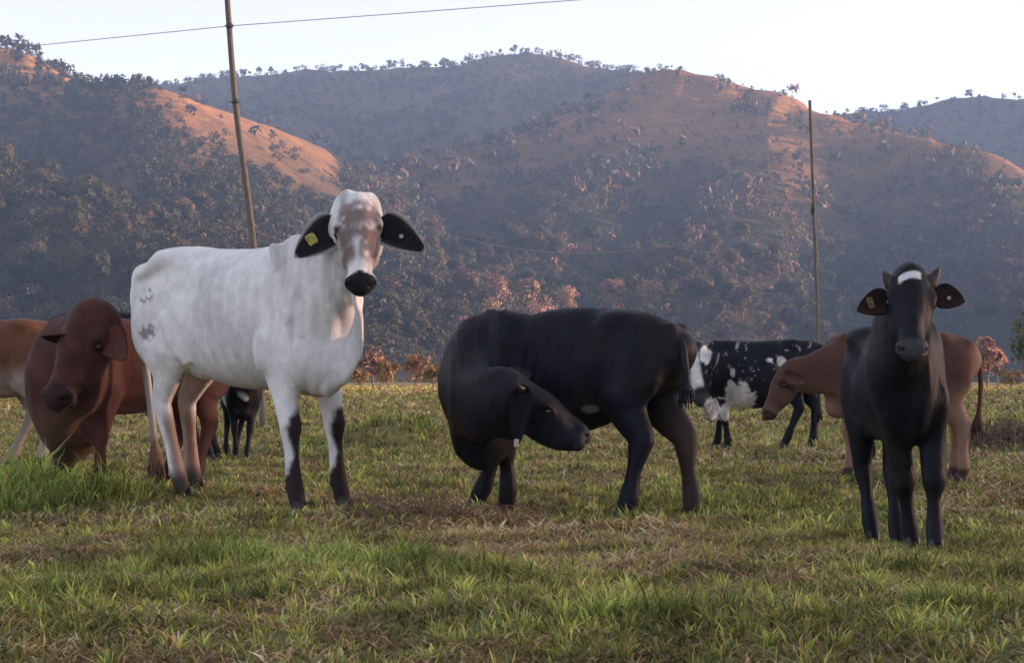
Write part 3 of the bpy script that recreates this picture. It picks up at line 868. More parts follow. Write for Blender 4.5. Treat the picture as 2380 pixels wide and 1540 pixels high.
def build_cow(name, label, base, phi, S, feet, poll, muzzle, face, coat, vox=0.012, group=None, width=1.0, hl=None, hs=1.0, neck=None, neck_r=None,
              torso=TORSO, torso_fn=None, extra=None, ears=(), horns=(), eyes=True, tail=None, mat='coat', tail_col=None, ribs=0.0, folds=0.6, brisket=1.0, dewlap=None, legr=1.0, lx=1.0, category='cow'):
    """feet: front-left, front-right, hind-left, hind-right as world x, y; poll, muzzle, neck, tail, ears: world points; base: world x, y"""
    base = np.array((base[0], base[1], 0.0)); base[2] = float(ground_z(base[0], base[1]))
    c_, s_ = math.cos(phi), math.sin(phi)
    R = np.array(((c_, -s_, 0), (s_, c_, 0), (0, 0, 1)))
    L = lambda p: (np.asarray(p, float) - base) @ R          # world to local
    Ld = lambda v: np.asarray(v, float) @ R
    G = lambda x, y: float(ground_z(np.float64(x), np.float64(y))) - base[2]
    poll, muz = L(poll), L(muzzle)
    a = unit(muz - poll); u = Ld(face); u = unit(u - a * np.dot(u, a)); sd = np.cross(u, a)
    hlen = np.linalg.norm(muz - poll) if hl is None else hl
    hsc = hlen / 0.5 * hs
    legs = []
    for tpl, sgn, ft in ((FRONT, 1, feet[0]), (FRONT, -1, feet[1]), (HIND, 1, feet[2]), (HIND, -1, feet[3])):
        q = np.array(tpl); pts = q[:, :3] * (S * lx, S * sgn * width, S)
        f = L((ft[0], ft[1], 0)); gz = G(*ft)
        d = np.array((f[0], f[1])) - pts[-1, :2] - np.array((0.0, 0.0))
        ztop = pts[0, 2]
        w_ = np.clip((ztop * 0.92 - pts[:, 2]) / (ztop * 0.92 - pts[-1, 2]), 0, 1)
        pts[:, :2] += w_[:, None] * d
        pts[:, 2] += gz * w_
        lr = legr if np.isscalar(legr) else legr[0 if tpl is FRONT else 1]
        lw = 1 + (lr - 1) * sstep(.85, .55, q[:, 2]) * np.interp(q[:, 2], [0, .16, .32, .44], [.7, .7, .45, 1])
        legs.append((pts, q[:, 3] * S * lw * np.where(q[:, 2] > .7, min(width, 1), 1), q[:, 4] * S * lw, sgn))
    lws = [legr if np.isscalar(legr) else legr[0 if i < 2 else 1] for i in range(4)]
    nk = [L(p) for p in neck] if neck is not None else []
    tz = np.array(torso)
    if neck_r is None: neck_r = [(.17 * S * width, .27 * S), (.14 * S * width, .22 * S)] + [(.12 * S, .18 * S)] * max(0, len(nk) - 1)
    allp = np.vstack([l[0] for l in legs] + [np.array(((-0.95 * S, -.4 * S, 0), (0.9 * S, .4 * S, 1.45 * S)))] + [poll[None], muz[None]] + [p[None] for p in nk])
    lo, hi = allp.min(0) - 0.2 * S - 0.02, allp.max(0) + 0.2 * S + 0.02
    b = Body(vox, lo, hi)
    sp = np.column_stack((tz[:, 0] * S * lx, np.zeros(len(tz)), (tz[:, 1] + tz[:, 2]) / 2 * S))
    b.tube(sp, tz[:, 3] * S * width, (tz[:, 1] - tz[:, 2]) / 2 * S, k=0.02, lab=0, per=3)
    # hook and pin bones, spine
    for sg in (1, -1):
        b.blob((-0.42 * S * lx, sg * .16 * S * width, 1.315 * S), np.array((.10, .06, .035)) * S, 0.12 * S, 0)
        b.blob((-0.78 * S * lx, sg * .085 * S * width, 1.24 * S), np.array((.05, .045, .05)) * S, 0.05 * S, 0)
        b.blob((0.56 * S * lx, sg * .14 * S * width, 1.16 * S), np.array((.10, .055, .20)) * S, 0.07 * S, 0)
        b.blob((0.66 * S * lx, sg * .13 * S * width, 0.92 * S), np.array((.07, .06, .08)) * S, 0.06 * S, 0)
        b.blob((-0.22 * S * lx, sg * .36 * S * width, 1.15 * S), np.array((.13, .10, .10)) * S, 0.10 * S, 0, sub=True)
        b.blob((-0.30 * S * lx, sg * .02, 0.74 * S), np.array((.10, .07, .07)) * S, 0.06 * S, 0)
    if brisket: b.blob((0.62 * S * lx, 0, 0.66 * S), np.array((.14, .10, .10)) * S * brisket, 0.08 * S, 0)
    for i, (pts, ra, rb, sgn) in enumerate(legs):
        b.tube(pts[:3], ra[:3], rb[:3], ref=(1, 0, 0), k=0.055 * S, lab=3 + i, per=4)
        b.tube(pts[2:], ra[2:], rb[2:], ref=(1, 0, 0), k=0.03 * S, lab=3 + i, per=4)
        if i < 2: b.blob(pts[4] + np.array((.014, 0, -.015)) * S, np.array((.048, .050, .062)) * S * lws[i], 0.02 * S, 3 + i)      # knee
        if i >= 2:   # point of hock and dewclaws
            b.blob(pts[4] + np.array((-.03, 0, .02)) * S, np.array((.03, .022, .05)) * S, 0.02 * S, 3 + i)
        fw = np.array((1, 0, 0)) * 0.03 * S
        for q in (-1, 1): b.blob(pts[7] - fw + np.array((-.012, q * .016, -.02)) * S, 0.014 * S, 0.012, 3 + i)
    # neck
    n0 = np.array((0.46 * lx, 0, 1.06)) * S
    attach = poll + a * 0.20 * hlen - u * 0.075 * hsc
    att2 = poll + a * 0.06 * hlen - u * 0.06 * hsc
    if not nk: nk = [(n0 + attach) / 2 + np.array((.06, 0, .03)) * S]
    npts = np.vstack([n0[None]] + [p[None] for p in nk] + [att2[None]])
    nr = list(neck_r) + [(.078 * hsc, .10 * hsc)]
    nr = nr[:len(npts) - 1] + [nr[-1]]
    b.tube(npts, [r[0] for r in nr], [r[1] for r in nr], k=0.07 * S, lab=1, per=4, kin=0.05 * S)
    b.tube(np.vstack((npts[-2][None], attach[None])), [.08 * hsc, .08 * hsc], [.09 * hsc, .085 * hsc], k=0.06 * S, lab=1)
    if dewlap is not None:
        dp = np.array([L(p[:3]) for p in dewlap])
        b.tube(dp, [p[3] for p in dewlap], [p[4] for p in dewlap], k=0.05 * S, lab=1, per=5, ref=Ld((0, 0, 1)))
    if extra: extra(b, L, Ld, S)
    # head
    hp = np.array([poll + a * (.105 + .81 * h[0]) * hlen + u * h[1] * hsc for h in HEAD])
    b.tube(hp, [h[2] * hsc for h in HEAD], [h[3] * hsc for h in HEAD], ref=u, k=0.03, lab=2, per=5)
    AX = np.array((a, sd, u))
    hpnt = lambda f, s, w_: poll + a * (.105 + .81 * f) * hlen + sd * s * hsc + u * w_ * hsc
    for sg in (1, -1):
        b.blob(hpnt(.29, sg * .088, -.012), np.array((.045, .026, .026)) * hsc, 0.025, 2, AX)     # brow
        b.blob(hpnt(.50, sg * .062, -.075), np.array((.085, .025, .055)) * hsc, 0.04, 2, AX)      # cheek
        b.blob(hpnt(.96, sg * .040, -.035), np.array((.035, .030, .034)) * hsc, 0.02, 2, AX)      # nostril wing
        b.blob(hpnt(.345, sg * .112, -.030), np.array((.030, .018, .020)) * hsc, 0.012, 2, AX, sub=True)  # socket
    b.tube(np.array([hpnt(.95, -.041, -.050), hpnt(.985, 0, -.048), hpnt(.95, .041, -.050)]), [.027 * hsc] * 3, [.029 * hsc] * 3, k=0.018, lab=2)      # broad upper lip
    b.blob(hpnt(.93, 0, -.098), np.array((.040, .046, .022)) * hsc, 0.012, 2, AX)
    for sg in (1, -1):
        b.tube(np.array([hpnt(1.00, sg * .030, -.030), hpnt(1.01, sg * .046, -.022), hpnt(.985, sg * .060, -.034)]), [.010 * hsc] * 3, [.010 * hsc] * 3, k=0.006, lab=2, sub=True)   # nostrils
    b.tube(np.array([hpnt(.80, .075, -.092), hpnt(.97, .055, -.088), hpnt(1.02, 0, -.084), hpnt(.97, -.055, -.088), hpnt(.80, -.075, -.092)]),
           [.008 * hsc] * 5, [.008 * hsc] * 5, k=0.006, lab=2, sub=True)
    V, Q, lab, NV = b.surface(3)
    if ribs:
        x, z = V[:, 0] / S, V[:, 2] / S
        m = sstep(-.20, -.05, x) * (1 - sstep(.34, .46, x)) * sstep(.72, .86, z) * (1 - sstep(1.12, 1.26, z)) * (np.abs(V[:, 1]) > .12 * S) * (lab == 0)
        V = V + NV * (ribs * m * np.sin((x + 0.18 * (z - 1)) * 2 * math.pi / 0.095))[:, None]
    nm = (lab == 1) * sstep(.30, .5, V[:, 0] / S) + (lab == 0) * sstep(.5, .62, V[:, 0] / S)       # folds of loose neck skin
    Wd = V @ R.T
    V = V + NV * (0.016 * S * folds * nm * (fbm(Wd[:, 0] * 22 + 1, Wd[:, 2] * 3.2, 63, 2) - 0.5))[:, None]
    # loose skin and muscle: slight unevenness
    V = V + NV * (0.006 * S * (fbm(V[:, 0] * 9 / S + 3, V[:, 2] * 9 / S + V[:, 1] * 5, 61, 3) - 0.5))[:, None]
    ctx = dict(V=V / S, W=V @ R.T + base, lab=lab, N=NV, S=S,
               f=(((V - poll) @ a) / hlen - .105) / .81, s=((V - poll) @ sd) / hsc, w=((V - poll) @ u) / hsc,
               legz=V[:, 2] / S)
    col = coat(ctx)
    root = bpy.data.objects.new(name, None); COL.objects.link(root)
    root.location = base; root.rotation_euler = (0, 0, phi); root.empty_display_size = 0.3
    tag(root, label, category, group)
    obj('body', set_mesh('body', V, Q, MAT[mat], col), root)
    if eyes:
        for sg in (1, -1):
            v, f = sphere_mesh(hpnt(.345, sg * .092, -.030), 0.020 * hsc)
            obj('eye', set_mesh('eye', v, f, MAT['eye']), root)
    for i, (pts, ra, rb, sgn) in enumerate(legs):
        ft = feet[i]; f = L((ft[0], ft[1], 0))
        v, fc = hoof_mesh((f[0] + .012 * S, f[1], G(*ft)), (1, 0, 0), S * min(1.18, max(1, np.max(legr))))
        obj('hoof', set_mesh('hoof', v, fc, MAT['hoof'], smooth=False), root)
    for e in ears:
        v, f, cc, at = ear_mesh(L(e['base']), L(e['tip']), Ld(e['face']), e['w'], e['inner'], e['outer'], e.get('droop', 0), e.get('cup', .35), e.get('roll', 0), e.get('pw', .75))
        eo = obj('ear', set_mesh('ear', v, f, MAT['ear'], cc), root)
        for tg in e.get('tags', ()):
            p, fn, ee, ww = at(tg['t'], tg['v'])
            p = p + fn * 0.008
            v2, f2 = plate_mesh(p, fn, Ld(tg.get('up', (0, 0, 1))), tg['hw'], tg['hh'])
            obj('ear_tag', set_mesh('ear_tag', v2, f2, MAT[tg.get('mat', 'tag_yellow')], smooth=False), eo)
    for h in horns:
        pts = catmull([L(p) for p in h['pts']], 5); n = len(pts)
        v, f = sweep(pts, np.linspace(h['r'], h['r'] * 0.12, n) ** 1.0, 10)
        obj('horn', set_mesh('horn', v, f, MAT['horn']), root)
    if tail is not None:
        pts = catmull([L(p) for p in tail['pts']], 6); n = len(pts); tt = np.linspace(0, 1, n)
        rad = tail['r'] * (1 - 0.55 * tt) + tail.get('sw', .03) * np.exp(-((tt - .88) / .10) ** 2)
        rad[-1] *= 0.3
        v, f = sweep(pts, rad, 12)
        tcol = np.repeat(np.array([tail['c0']]) * (1 - sstep(.62, .80, tt))[:, None] + np.array([tail['c1']]) * sstep(.62, .80, tt)[:, None], 12, axis=0)
        parts = [(v, f)]; cols = [tcol]
        rg = np.random.default_rng(5)
        k0 = int(n * .74)
        for q in range(34):                  # hairs of the switch
            i0 = rg.integers(k0, n - 2); th = rg.uniform(0, 6.28); off = np.array((math.cos(th), math.sin(th), 0)) * rad[i0] * 0.9
            p0 = pts[i0] + off; ln = rg.uniform(.08, .16) * S
            hv, hf = sweep([p0, p0 + off * .3 + (0, 0, -ln * .6), p0 + off * .15 + (0, 0, -ln)], [.006, .005, .001], 4)
            parts.append((hv, hf)); cols.append(np.tile(np.array(tail['c1']) * rg.uniform(.7, 1.2), (len(hv), 1)))
        v, f = merge(parts)
        obj('tail', set_mesh('tail', v, f, MAT[mat], np.concatenate(cols)), root)
    return root

def mixc(a, b, t):
    a = np.asarray(a, float); b = np.asarray(b, float)
    return a * (1 - t[:, None]) + b * t[:, None]

def spots(ctx, freq, seed, oct_=4):
    W = ctx['V']
    return fbm(W[:, 0] * freq + 5, W[:, 2] * freq + W[:, 1] * freq * .8 + 3, seed, oct_)

def at_px(ctx, px, py, rx, ry):
    """how near each surface point lies to a spot of the coat seen at px, py (1 at its middle)"""
    W = ctx['W']; d = np.maximum(W[:, 1], 1)
    qx = CX + W[:, 0] / d * F; qy = HY - (W[:, 2] - CAMH) / d * F
    return np.hypot((qx - px) / rx, (qy - py) / ry)

HERD = 'cattle of the herd standing in the pasture'
def gx(px, d): return ((px - CX) / F * d, d)

# ---- the white cow
def coat_white(c):
    n = len(c['V']); V = c['V']
    col = np.tile((0.84, 0.83, 0.81), (n, 1))
    nz = spots(c, 5, 71)
    col = mixc(col, (0.64, 0.63, 0.62), 0.7 * sstep(.45, .72, spots(c, 3.2, 70)))
    nk = (c['lab'] == 1) | ((c['lab'] == 0) & (V[:, 0] > .45))
    st = fbm(c['W'][:, 0] * 15, c['W'][:, 2] * 3.0, 72, 3)
    nkw = sstep(.38, .78, V[:, 0])
    col = mixc(col, (0.40, 0.39, 0.39), 0.7 * sstep(.42, .72, st) * nkw * sstep(.70, .95, V[:, 2]))
    # brown freckled face
    f, s, w = c['f'], c['s'], c['w']
    hd = (c['lab'] == 2) & (w > -.09)
    fz = fbm(s * 26 + 4, f * 9 + 2, 73, 3)
    msk = sstep(-.02, .10, f) * (1 - sstep(.66, .84, f)) * (1 - sstep(.075 + .03 * fz - .04 * f, .115 + .03 * fz - .06 * f, np.abs(s))) * sstep(.22, .62, fz + .12 * np.exp(-((f - .30) / .16) ** 2))
    blaze = np.exp(-((s + .006) / .012) ** 2) * sstep(.42, .55, f)
    col = mixc(col, (0.15, 0.088, 0.080), 0.88 * msk * (1 - .7 * blaze) * hd)
    col = mixc(col, (0.36, 0.25, 0.22), 0.5 * sstep(.45, .6, fz) * sstep(-.06, .04, f) * (1 - sstep(.1, .2, f)) * hd)
    mz = sstep(.885, .905, f + .045 * (1 - np.abs(s) / .06) - .03) * (c['lab'] == 2) * (1 - sstep(-.088, -.078, -w * -1.0) * 0) * (w > -.080)
    col = mixc(col, (0.014, 0.014, 0.018), mz)
    for sg in (1, -1):
        e = np.exp(-(((f - .345) / .055) ** 2 + ((s - sg * .098) / .02) ** 2))
        col = mixc(col, (0.06, 0.04, 0.035), np.clip(1.3 * e, 0, 1) * (c['lab'] == 2))
    # dark knees and shins, rusty hind legs
    z = c['legz']; lb = c['lab']
    for l in (3, 4):
        m = lb == l
        thr = np.interp(z + .08 * (nz - .5), [.10, .17, .27, .33, .40, .46, .52, .58], [-1.6, -.6, .35, .15, -.05, .3, .85, 1.7])
        fr = sstep(thr - .32, thr + .32, c['N'][:, 0] * .75 + c['N'][:, 1] * .45 + .5 * (nz - .5) + 0.6 * (spots(c, 24, 78, 3) - .5))
        up = 1.0
        lowr = 1 - sstep(.12, .20, z)
        col = mixc(col, (0.030, 0.022, 0.020), m * np.clip(np.maximum(up * fr, lowr), 0, 1))
    for l in (5, 6):
        m = lb == l
        inner = sstep(-.1, .5, c['N'][:, 1] * (1 if l == 6 else -1)) * (1 - sstep(.75, 1.0, z))
        col = mixc(col, (0.33, 0.20, 0.13), m * (0.75 * inner + 0.0))
        fr = sstep(-.1, .6, c['N'][:, 0]) * (1 - sstep(.40, .52, z))
        col = mixc(col, (0.24, 0.115, 0.07), m * fr * .8)
        col = mixc(col, (0.07, 0.055, 0.048), m * (1 - sstep(.10, .19, z)))
    # faded brand marks on the thigh
    W = c['W']
    for px, py, r in ((333, 683, 26), (342, 770, 24)):
        d = at_px(c, px, py, r, r)
        a = fbm(W[:, 0] * 55, W[:, 2] * 42, 75, 2)
        col = mixc(col, (0.20, 0.18, 0.175), 0.8 * (1 - sstep(.6, 1.05, d)) * sstep(.50, .56, a) * (c['N'][:, 1] < .3))
    # soiled belly and flank
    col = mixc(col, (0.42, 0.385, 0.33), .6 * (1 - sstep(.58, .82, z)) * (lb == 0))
    return np.clip(col, 0, 1)

def extra_w(b, L, Ld, S):
    b.blob(L(P(745, 840, 10.68)), (.15, .15, .16), .10, 0); b.blob(L(P(748, 720, 10.68)), (.12, .14, .20), .10, 1)
    for sg in (-1, 1):
        b.tube(np.array([(.50, sg * .19, 1.33), (.58, sg * .215, 1.15), (.66, sg * .205, .98)]) * S, [.02, .028, .04], [.03, .035, .05], k=.035, lab=0)      # ridge of the shoulder blade
        b.blob(np.array((.47, sg * .235, .80)) * S, np.array((.07, .035, .10)) * S, .05, 0)                     # muscle above the elbow
        b.tube(np.array([(.375, sg * .30, 1.02), (.38, sg * .285, .86), (.37, sg * .25, .72)]) * S, [.03, .03, .028], [.016, .02, .02], k=.04, lab=0, sub=True)   # hollow behind the shoulder
        b.tube(np.array([(-.30, sg * .315, 1.06), (-.27, sg * .29, .92), (-.22, sg * .25, .78)]) * S, [.03, .03, .02], [.03, .035, .03], k=.05, lab=0, sub=True)  # flank before the thigh
        b.tube(np.array([(-.36, sg * .235, .98), (-.30, sg * .225, .86), (-.24, sg * .19, .74)]) * S, [.02, .02, .015], [.035, .03, .02], k=.045, lab=0)          # skin fold of the flank
        b.tube(np.array([(-.44, sg * .215, 1.31), (-.60, sg * .22, 1.23), (-.76, sg * .11, 1.22)]) * S, [.025, .02, .03], [.03, .02, .03], k=.06, lab=0)

EARK, EARO = (0.016, 0.014, 0.017), (0.50, 0.48, 0.46)
wb = np.array(gx(560, 11.25))
build_cow('cow', 'tall white cow with black ears and freckled brown face looking ahead', wb, math.radians(-44), 1.02,
    [gx(797, 10.98), gx(693, 10.62), gx(452, 11.9), gx(424, 11.42)],
    P(829, 450, 10.42), P(838, 672, 10.16), (0.03, -1, 0.35), coat_white, vox=0.011, hs=1.0, group=HERD, width=.92,
    neck=[P(748, 645, 10.66), P(812, 580, 10.48)], neck_r=[(.165, .29), (.13, .255), (.09, .165)],
    dewlap=[(*P(830, 670, 10.36), .020, .05), (*P(836, 725, 10.40), .018, .06), (*P(828, 790, 10.46), .022, .07), (*P(800, 850, 10.53), .030, .08), (*P(755, 880, 10.64), .06, .08)],
    ears=[dict(base=P(790, 516, 10.40), tip=P(684, 598, 10.33), face=(-.15, -1, .1), w=.200, inner=EARK, outer=EARO, cup=.3, roll=.0, pw=.62,
               tags=[dict(t=.57, v=.25, hw=.026, hh=.030, up=(-.6, 0, 1))]),
          dict(base=P(876, 514, 10.40), tip=P(989, 584, 10.33), face=(.15, -1, .1), w=.185, inner=EARK, outer=EARO, cup=.3, pw=.62,
               tags=[dict(t=.5, v=0, hw=.010, hh=.010, mat='tag_stud')])],
    extra=extra_w,
    tail=dict(pts=[P(318, 640, 11.95), P(318, 720, 12.02), P(338, 850, 11.98), P(352, 960, 11.95), P(362, 1050, 11.95), P(368, 1105, 11.95)], r=.03, sw=.03, c0=(.55, .53, .5), c1=(.20, .12, .085)),
    ribs=0.016, folds=2.0)

# ---- black coats
def coat_black(c, patch=None):
    n = len(c['V'])
    col = np.tile((0.0105, 0.0115, 0.0165), (n, 1))
    nz = spots(c, 4, 81)
    col = mixc(col, (0.0155, 0.0145, 0.016), sstep(.45, .7, nz))
    mz = sstep(.88, .93, c['f']) * (c['lab'] == 2)
    col = mixc(col, (0.045, 0.044, 0.048), mz * .8)
    return col

def coat_scratch(c):
    col = coat_black(c)
    col = mixc(col, (0.16, 0.155, 0.14), .9 * (1 - sstep(.6, 1.0, at_px(c, 1372, 950, 26, 11) + .15 * (spots(c, 14, 83) - .5))) * (c['W'][:, 1] < 10.95))
    m = (c['lab'] == 6) * (1 - sstep(.5, .95, c['legz']))
    col = mixc(col, (0.045, 0.032, 0.028), m * .9)
    return col

bS = 0.765
bT = [list(t) for t in TORSO]
for t in bT:
    t[1] += 0.060 * math.exp(-((t[0] + .02) / .35) ** 2) - 0.06 * math.exp(-((t[0] - .58) / .22) ** 2) - 0.06 * float(sstep(-.45, -.84, t[0]))
    t[2] -= 0.075 * math.exp(-((t[0] - .05) / .45) ** 2)
def extra_b(b, L, Ld, S):
    b.blob(L(P(1118, 818, 11.1)), (.15, .15, .15), .08, 1)
    b.blob(L(P(1128, 930, 10.88)), (.18, .15, .30), .10, 1)
    b.blob(L(P(1115, 1025, 10.82)), (.13, .13, .16), .10, 1)
    b.tube(np.array([L(P(1225, 960, 10.35)), L(P(1290, 1010, 10.33)), L(P(1345, 1030, 10.31))]), [.05, .045, .035], [.10, .075, .04], k=.05, lab=2)
build_cow('cow', 'black heifer with head turned back to lick her own flank', (0.33, 10.92), math.radians(150), bS,
    [gx(1178, 10.98), gx(1112, 11.2), gx(1452, 10.52), gx(1606, 10.62)],
    P(1210, 893, 10.32), P(1382, 1006, 10.40), (.5, -.15, .8), coat_scratch, vox=0.0105, group=HERD, width=1.06, mat='dark_coat', torso=bT,
    neck=[P(1122, 838, 11.0), P(1092, 905, 10.78), P(1115, 940, 10.52), P(1168, 920, 10.34)], neck_r=[(.16, .24), (.17, .24), (.15, .22), (.12, .18), (.10, .14)],
    extra=extra_b,
    ears=[dict(base=P(1217, 893, 10.20), tip=P(1200, 1040, 10.13), face=(-.3, -1, 0), w=.11, inner=(.010, .009, .010), outer=(.008, .008, .010), cup=.5,
               tags=[dict(t=.93, v=0, hw=.012, hh=.020, mat='tag_stud')]),
          dict(base=P(1222, 880, 10.36), tip=P(1190, 850, 10.5), face=(0, 0, 1), w=.10, inner=(.020, .014, .013), outer=(.012, .012, .014))],
    horns=[dict(pts=[P(1216, 905, 10.19), P(1209, 900, 10.16), P(1205, 890, 10.15)], r=.018)],
    tail=dict(pts=[P(1566, 772, 10.6), P(1585, 800, 10.53), P(1592, 840, 10.5), P(1596, 890, 10.5), P(1592, 915, 10.5)], r=.026, sw=.02, c0=(.020, .0215, .028), c1=(.018, .019, .024)), legr=(1.6, 1.5), folds=2.2, ribs=.006)

# ---- the black calf
def coat_calf(c):
    col = coat_black(c)
    f, s, w = c['f'], c['s'], c['w']
    curve = .05 + 0.9 * (s + .012) ** 2 * 10 + .05 * (s - .0)
    d = at_px(c, 2116, 641, 30, 13); W = c['W']
    qx = CX + W[:, 0] / W[:, 1] * F; qy = HY - (W[:, 2] - CAMH) / W[:, 1] * F
    arc = 632 + .012 * (qx - 2124) ** 2 * (qx < 2124) + .012 * (qx - 2124) ** 2 * (qx >= 2124)
    m = (c['N'] @ np.array((1., 0, 0)) > -.2) * (W[:, 1] < 8.3) * (1 - sstep(7, 9.5, np.abs(qy - arc - 5))) * (1 - sstep(24, 28, np.abs(qx - 2115)))
    col = mixc(col, (0.72, 0.72, 0.74), m)
    return col
kS = 0.69
build_cow('calf', 'black calf with short horns and a white mark on its poll', (1.605, 8.66), math.radians(-88), kS,
    [gx(2172, 8.22), gx(2118, 8.42), gx(2086, 8.78), gx(2026, 9.0)],
    P(2118, 622, 7.98), P(2125, 822, 7.76), (0.0, -1, .5), coat_calf, vox=0.0095, group=HERD, width=0.78, torso=[(a_, b_, c_ + .04, d_ * (1 - .28 * float(sstep(.1, .6, a_)))) for a_, b_, c_, d_ in TORSO], mat='dark_coat', category='calf', hs=1.08,
    neck=[P(2088, 800, 8.22), P(2110, 720, 8.08)], neck_r=[(.125, .22), (.105, .20), (.085, .13)],
    extra=lambda b, L, Ld, S: b.blob(L(P(2096, 880, 8.28)), (.11, .12, .22), .08, 1),
    brisket=0, folds=1.6,
    ears=[dict(base=P(2070, 693, 7.98), tip=P(1992, 722, 7.94), face=(-.1, -1, .1), w=.105, inner=(.035, .022, .018), outer=(.012, .012, .014), cup=.5,
               tags=[dict(t=.60, v=.25, hw=.013, hh=.022, mat='tag_dull', up=(-.3, 0, 1))]),
          dict(base=P(2170, 683, 7.98), tip=P(2243, 702, 7.94), face=(.1, -1, .1), w=.10, inner=(.035, .022, .018), outer=(.012, .012, .014), cup=.5,
               tags=[dict(t=.5, v=0, hw=.007, hh=.007, mat='tag_stud')])],
    horns=[dict(pts=[P(2094, 680, 8.0), P(2070, 655, 7.99), P(2054, 630, 7.98)], r=.050),
           dict(pts=[P(2144, 676, 8.0), P(2168, 650, 7.99), P(2184, 623, 7.98)], r=.050)],
    tail=dict(pts=[P(2010, 780, 9.22), P(2005, 840, 9.28), P(2010, 950, 9.28), P(2016, 1050, 9.26)], r=.02, sw=.02, c0=(.020, .0215, .028), c1=(.018, .019, .024)), legr=1.3, ribs=.004)

# ---- the tan calf
def coat_tan(c):
    n = len(c['V']); V = c['V']
    nz = spots(c, 4, 91)
    col = np.tile((0.085, 0.043, 0.033), (n, 1))
    low = 1 - sstep(.62, .98, V[:, 2] + .15 * (nz - .5))
    col = mixc(col, (0.34, 0.21, 0.155), low * np.where(c['lab'] == 2, .15, .9))
    lit_rear = sstep(-.62, -.80, V[:, 0]) * (1 - sstep(1.15, 1.3, V[:, 2]))
    col = mixc(col, (0.34, 0.20, 0.13), .7 * lit_rear)  # low sun on the rump, painted into the coat
    col = mixc(col, (0.05, 0.03, 0.024), .8 * sstep(.90, .95, c['f']) * (c['lab'] == 2))
    col = mixc(col, (0.05, 0.03, 0.024), .9 * (1 - sstep(.07, .12, V[:, 2])) * (c['lab'] >= 3))
    for sg in (1, -1):
        e = np.exp(-(((c['f'] - .345) / .05) ** 2 + ((c['s'] - sg * .098) / .025) ** 2))
        col = mixc(col, (0.02, 0.012, 0.01), np.clip(e, 0, 1) * (c['lab'] == 2))
    return col
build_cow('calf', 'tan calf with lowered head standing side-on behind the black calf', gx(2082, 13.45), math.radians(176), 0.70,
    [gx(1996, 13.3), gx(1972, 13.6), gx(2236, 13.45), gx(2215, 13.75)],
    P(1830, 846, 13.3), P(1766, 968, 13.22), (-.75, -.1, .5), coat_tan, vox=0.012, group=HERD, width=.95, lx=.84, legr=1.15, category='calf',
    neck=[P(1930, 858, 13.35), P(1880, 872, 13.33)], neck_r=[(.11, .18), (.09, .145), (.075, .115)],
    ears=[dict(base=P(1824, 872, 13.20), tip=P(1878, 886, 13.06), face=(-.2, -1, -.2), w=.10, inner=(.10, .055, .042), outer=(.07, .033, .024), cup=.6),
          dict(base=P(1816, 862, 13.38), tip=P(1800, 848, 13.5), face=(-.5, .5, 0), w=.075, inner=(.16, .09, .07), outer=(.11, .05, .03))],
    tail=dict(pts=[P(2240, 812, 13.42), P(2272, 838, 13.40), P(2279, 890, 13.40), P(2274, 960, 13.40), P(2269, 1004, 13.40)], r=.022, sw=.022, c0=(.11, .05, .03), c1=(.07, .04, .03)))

# ---- the black and white cow
def coat_pied(c):
    col = coat_black(c); n = len(col); V = c['V']
    nz = spots(c, 9, 95); fz = spots(c, 22, 96)
    def patch(px, py, rx, ry, k=.95):
        nonlocal col
        col = mixc(col, (0.62, 0.60, 0.57), k * (1 - sstep(.75, 1.0, at_px(c, px, py, rx, ry) + 1.0 * (nz - .5) + .6 * (fz - .5))))
    patch(1722, 930, 34, 50); patch(1690, 955, 24, 30); patch(1655, 950, 24, 34); patch(1640, 825, 14, 26); patch(1815, 838, 14, 18); patch(1790, 836, 8, 6); patch(1702, 868, 6, 12)
    patch(1700, 905, 14, 30)
    f, s = c['f'], c['s']
    h = c['lab'] == 2
    col = mixc(col, (0.62, 0.60, 0.57), h * (1 - sstep(.030, .055, np.abs(s + .02 + .03 * (nz - .5)))) * (c['w'] > -.06) * (1 - sstep(.70, .80, f)))
    col = mixc(col, (0.40, 0.38, 0.36), .7 * sstep(.72, .80, spots(c, 30, 97, 3)) * (V[:, 2] > .8))
    return col
build_cow('cow', 'black and white cow with blotched flank and lowered white-blazed head', gx(1768, 19.85), math.radians(160), 0.77,
    [gx(1690, 20.0), gx(1664, 20.4), gx(1822, 19.6), gx(1886, 19.7)],
    P(1612, 806, 19.55), P(1634, 938, 19.32), (-.15, -1, .4), coat_pied, vox=0.015, torso=[(a_, b_, c_ - .10 * math.exp(-((a_ - .05) / .5) ** 2), d_) for a_, b_, c_, d_ in TORSO], legr=1.15, group=HERD, width=1.0, mat='dark_coat', hs=1.1,
    neck=[P(1655, 865, 19.85), P(1632, 850, 19.7)], neck_r=[(.15, .22), (.13, .20), (.09, .14)],
    ears=[dict(base=P(1603, 835, 19.5), tip=P(1588, 882, 19.42), face=(-.3, -1, 0), w=.11, inner=(.013, .013, .015), outer=(.012, .012, .014)),
          dict(base=P(1627, 832, 19.5), tip=P(1648, 868, 19.42), face=(.3, -1, 0), w=.11, inner=(.013, .013, .015), outer=(.012, .012, .014))],
    dewlap=[(*P(1640, 930, 19.5), .04, .10), (*P(1655, 960, 19.7), .05, .10)],
    tail=dict(pts=[P(1890, 815, 19.5), P(1902, 850, 19.48), P(1903, 920, 19.48), P(1901, 980, 19.48)], r=.022, sw=.02, c0=(.020, .0215, .028), c1=(.018, .019, .024)))

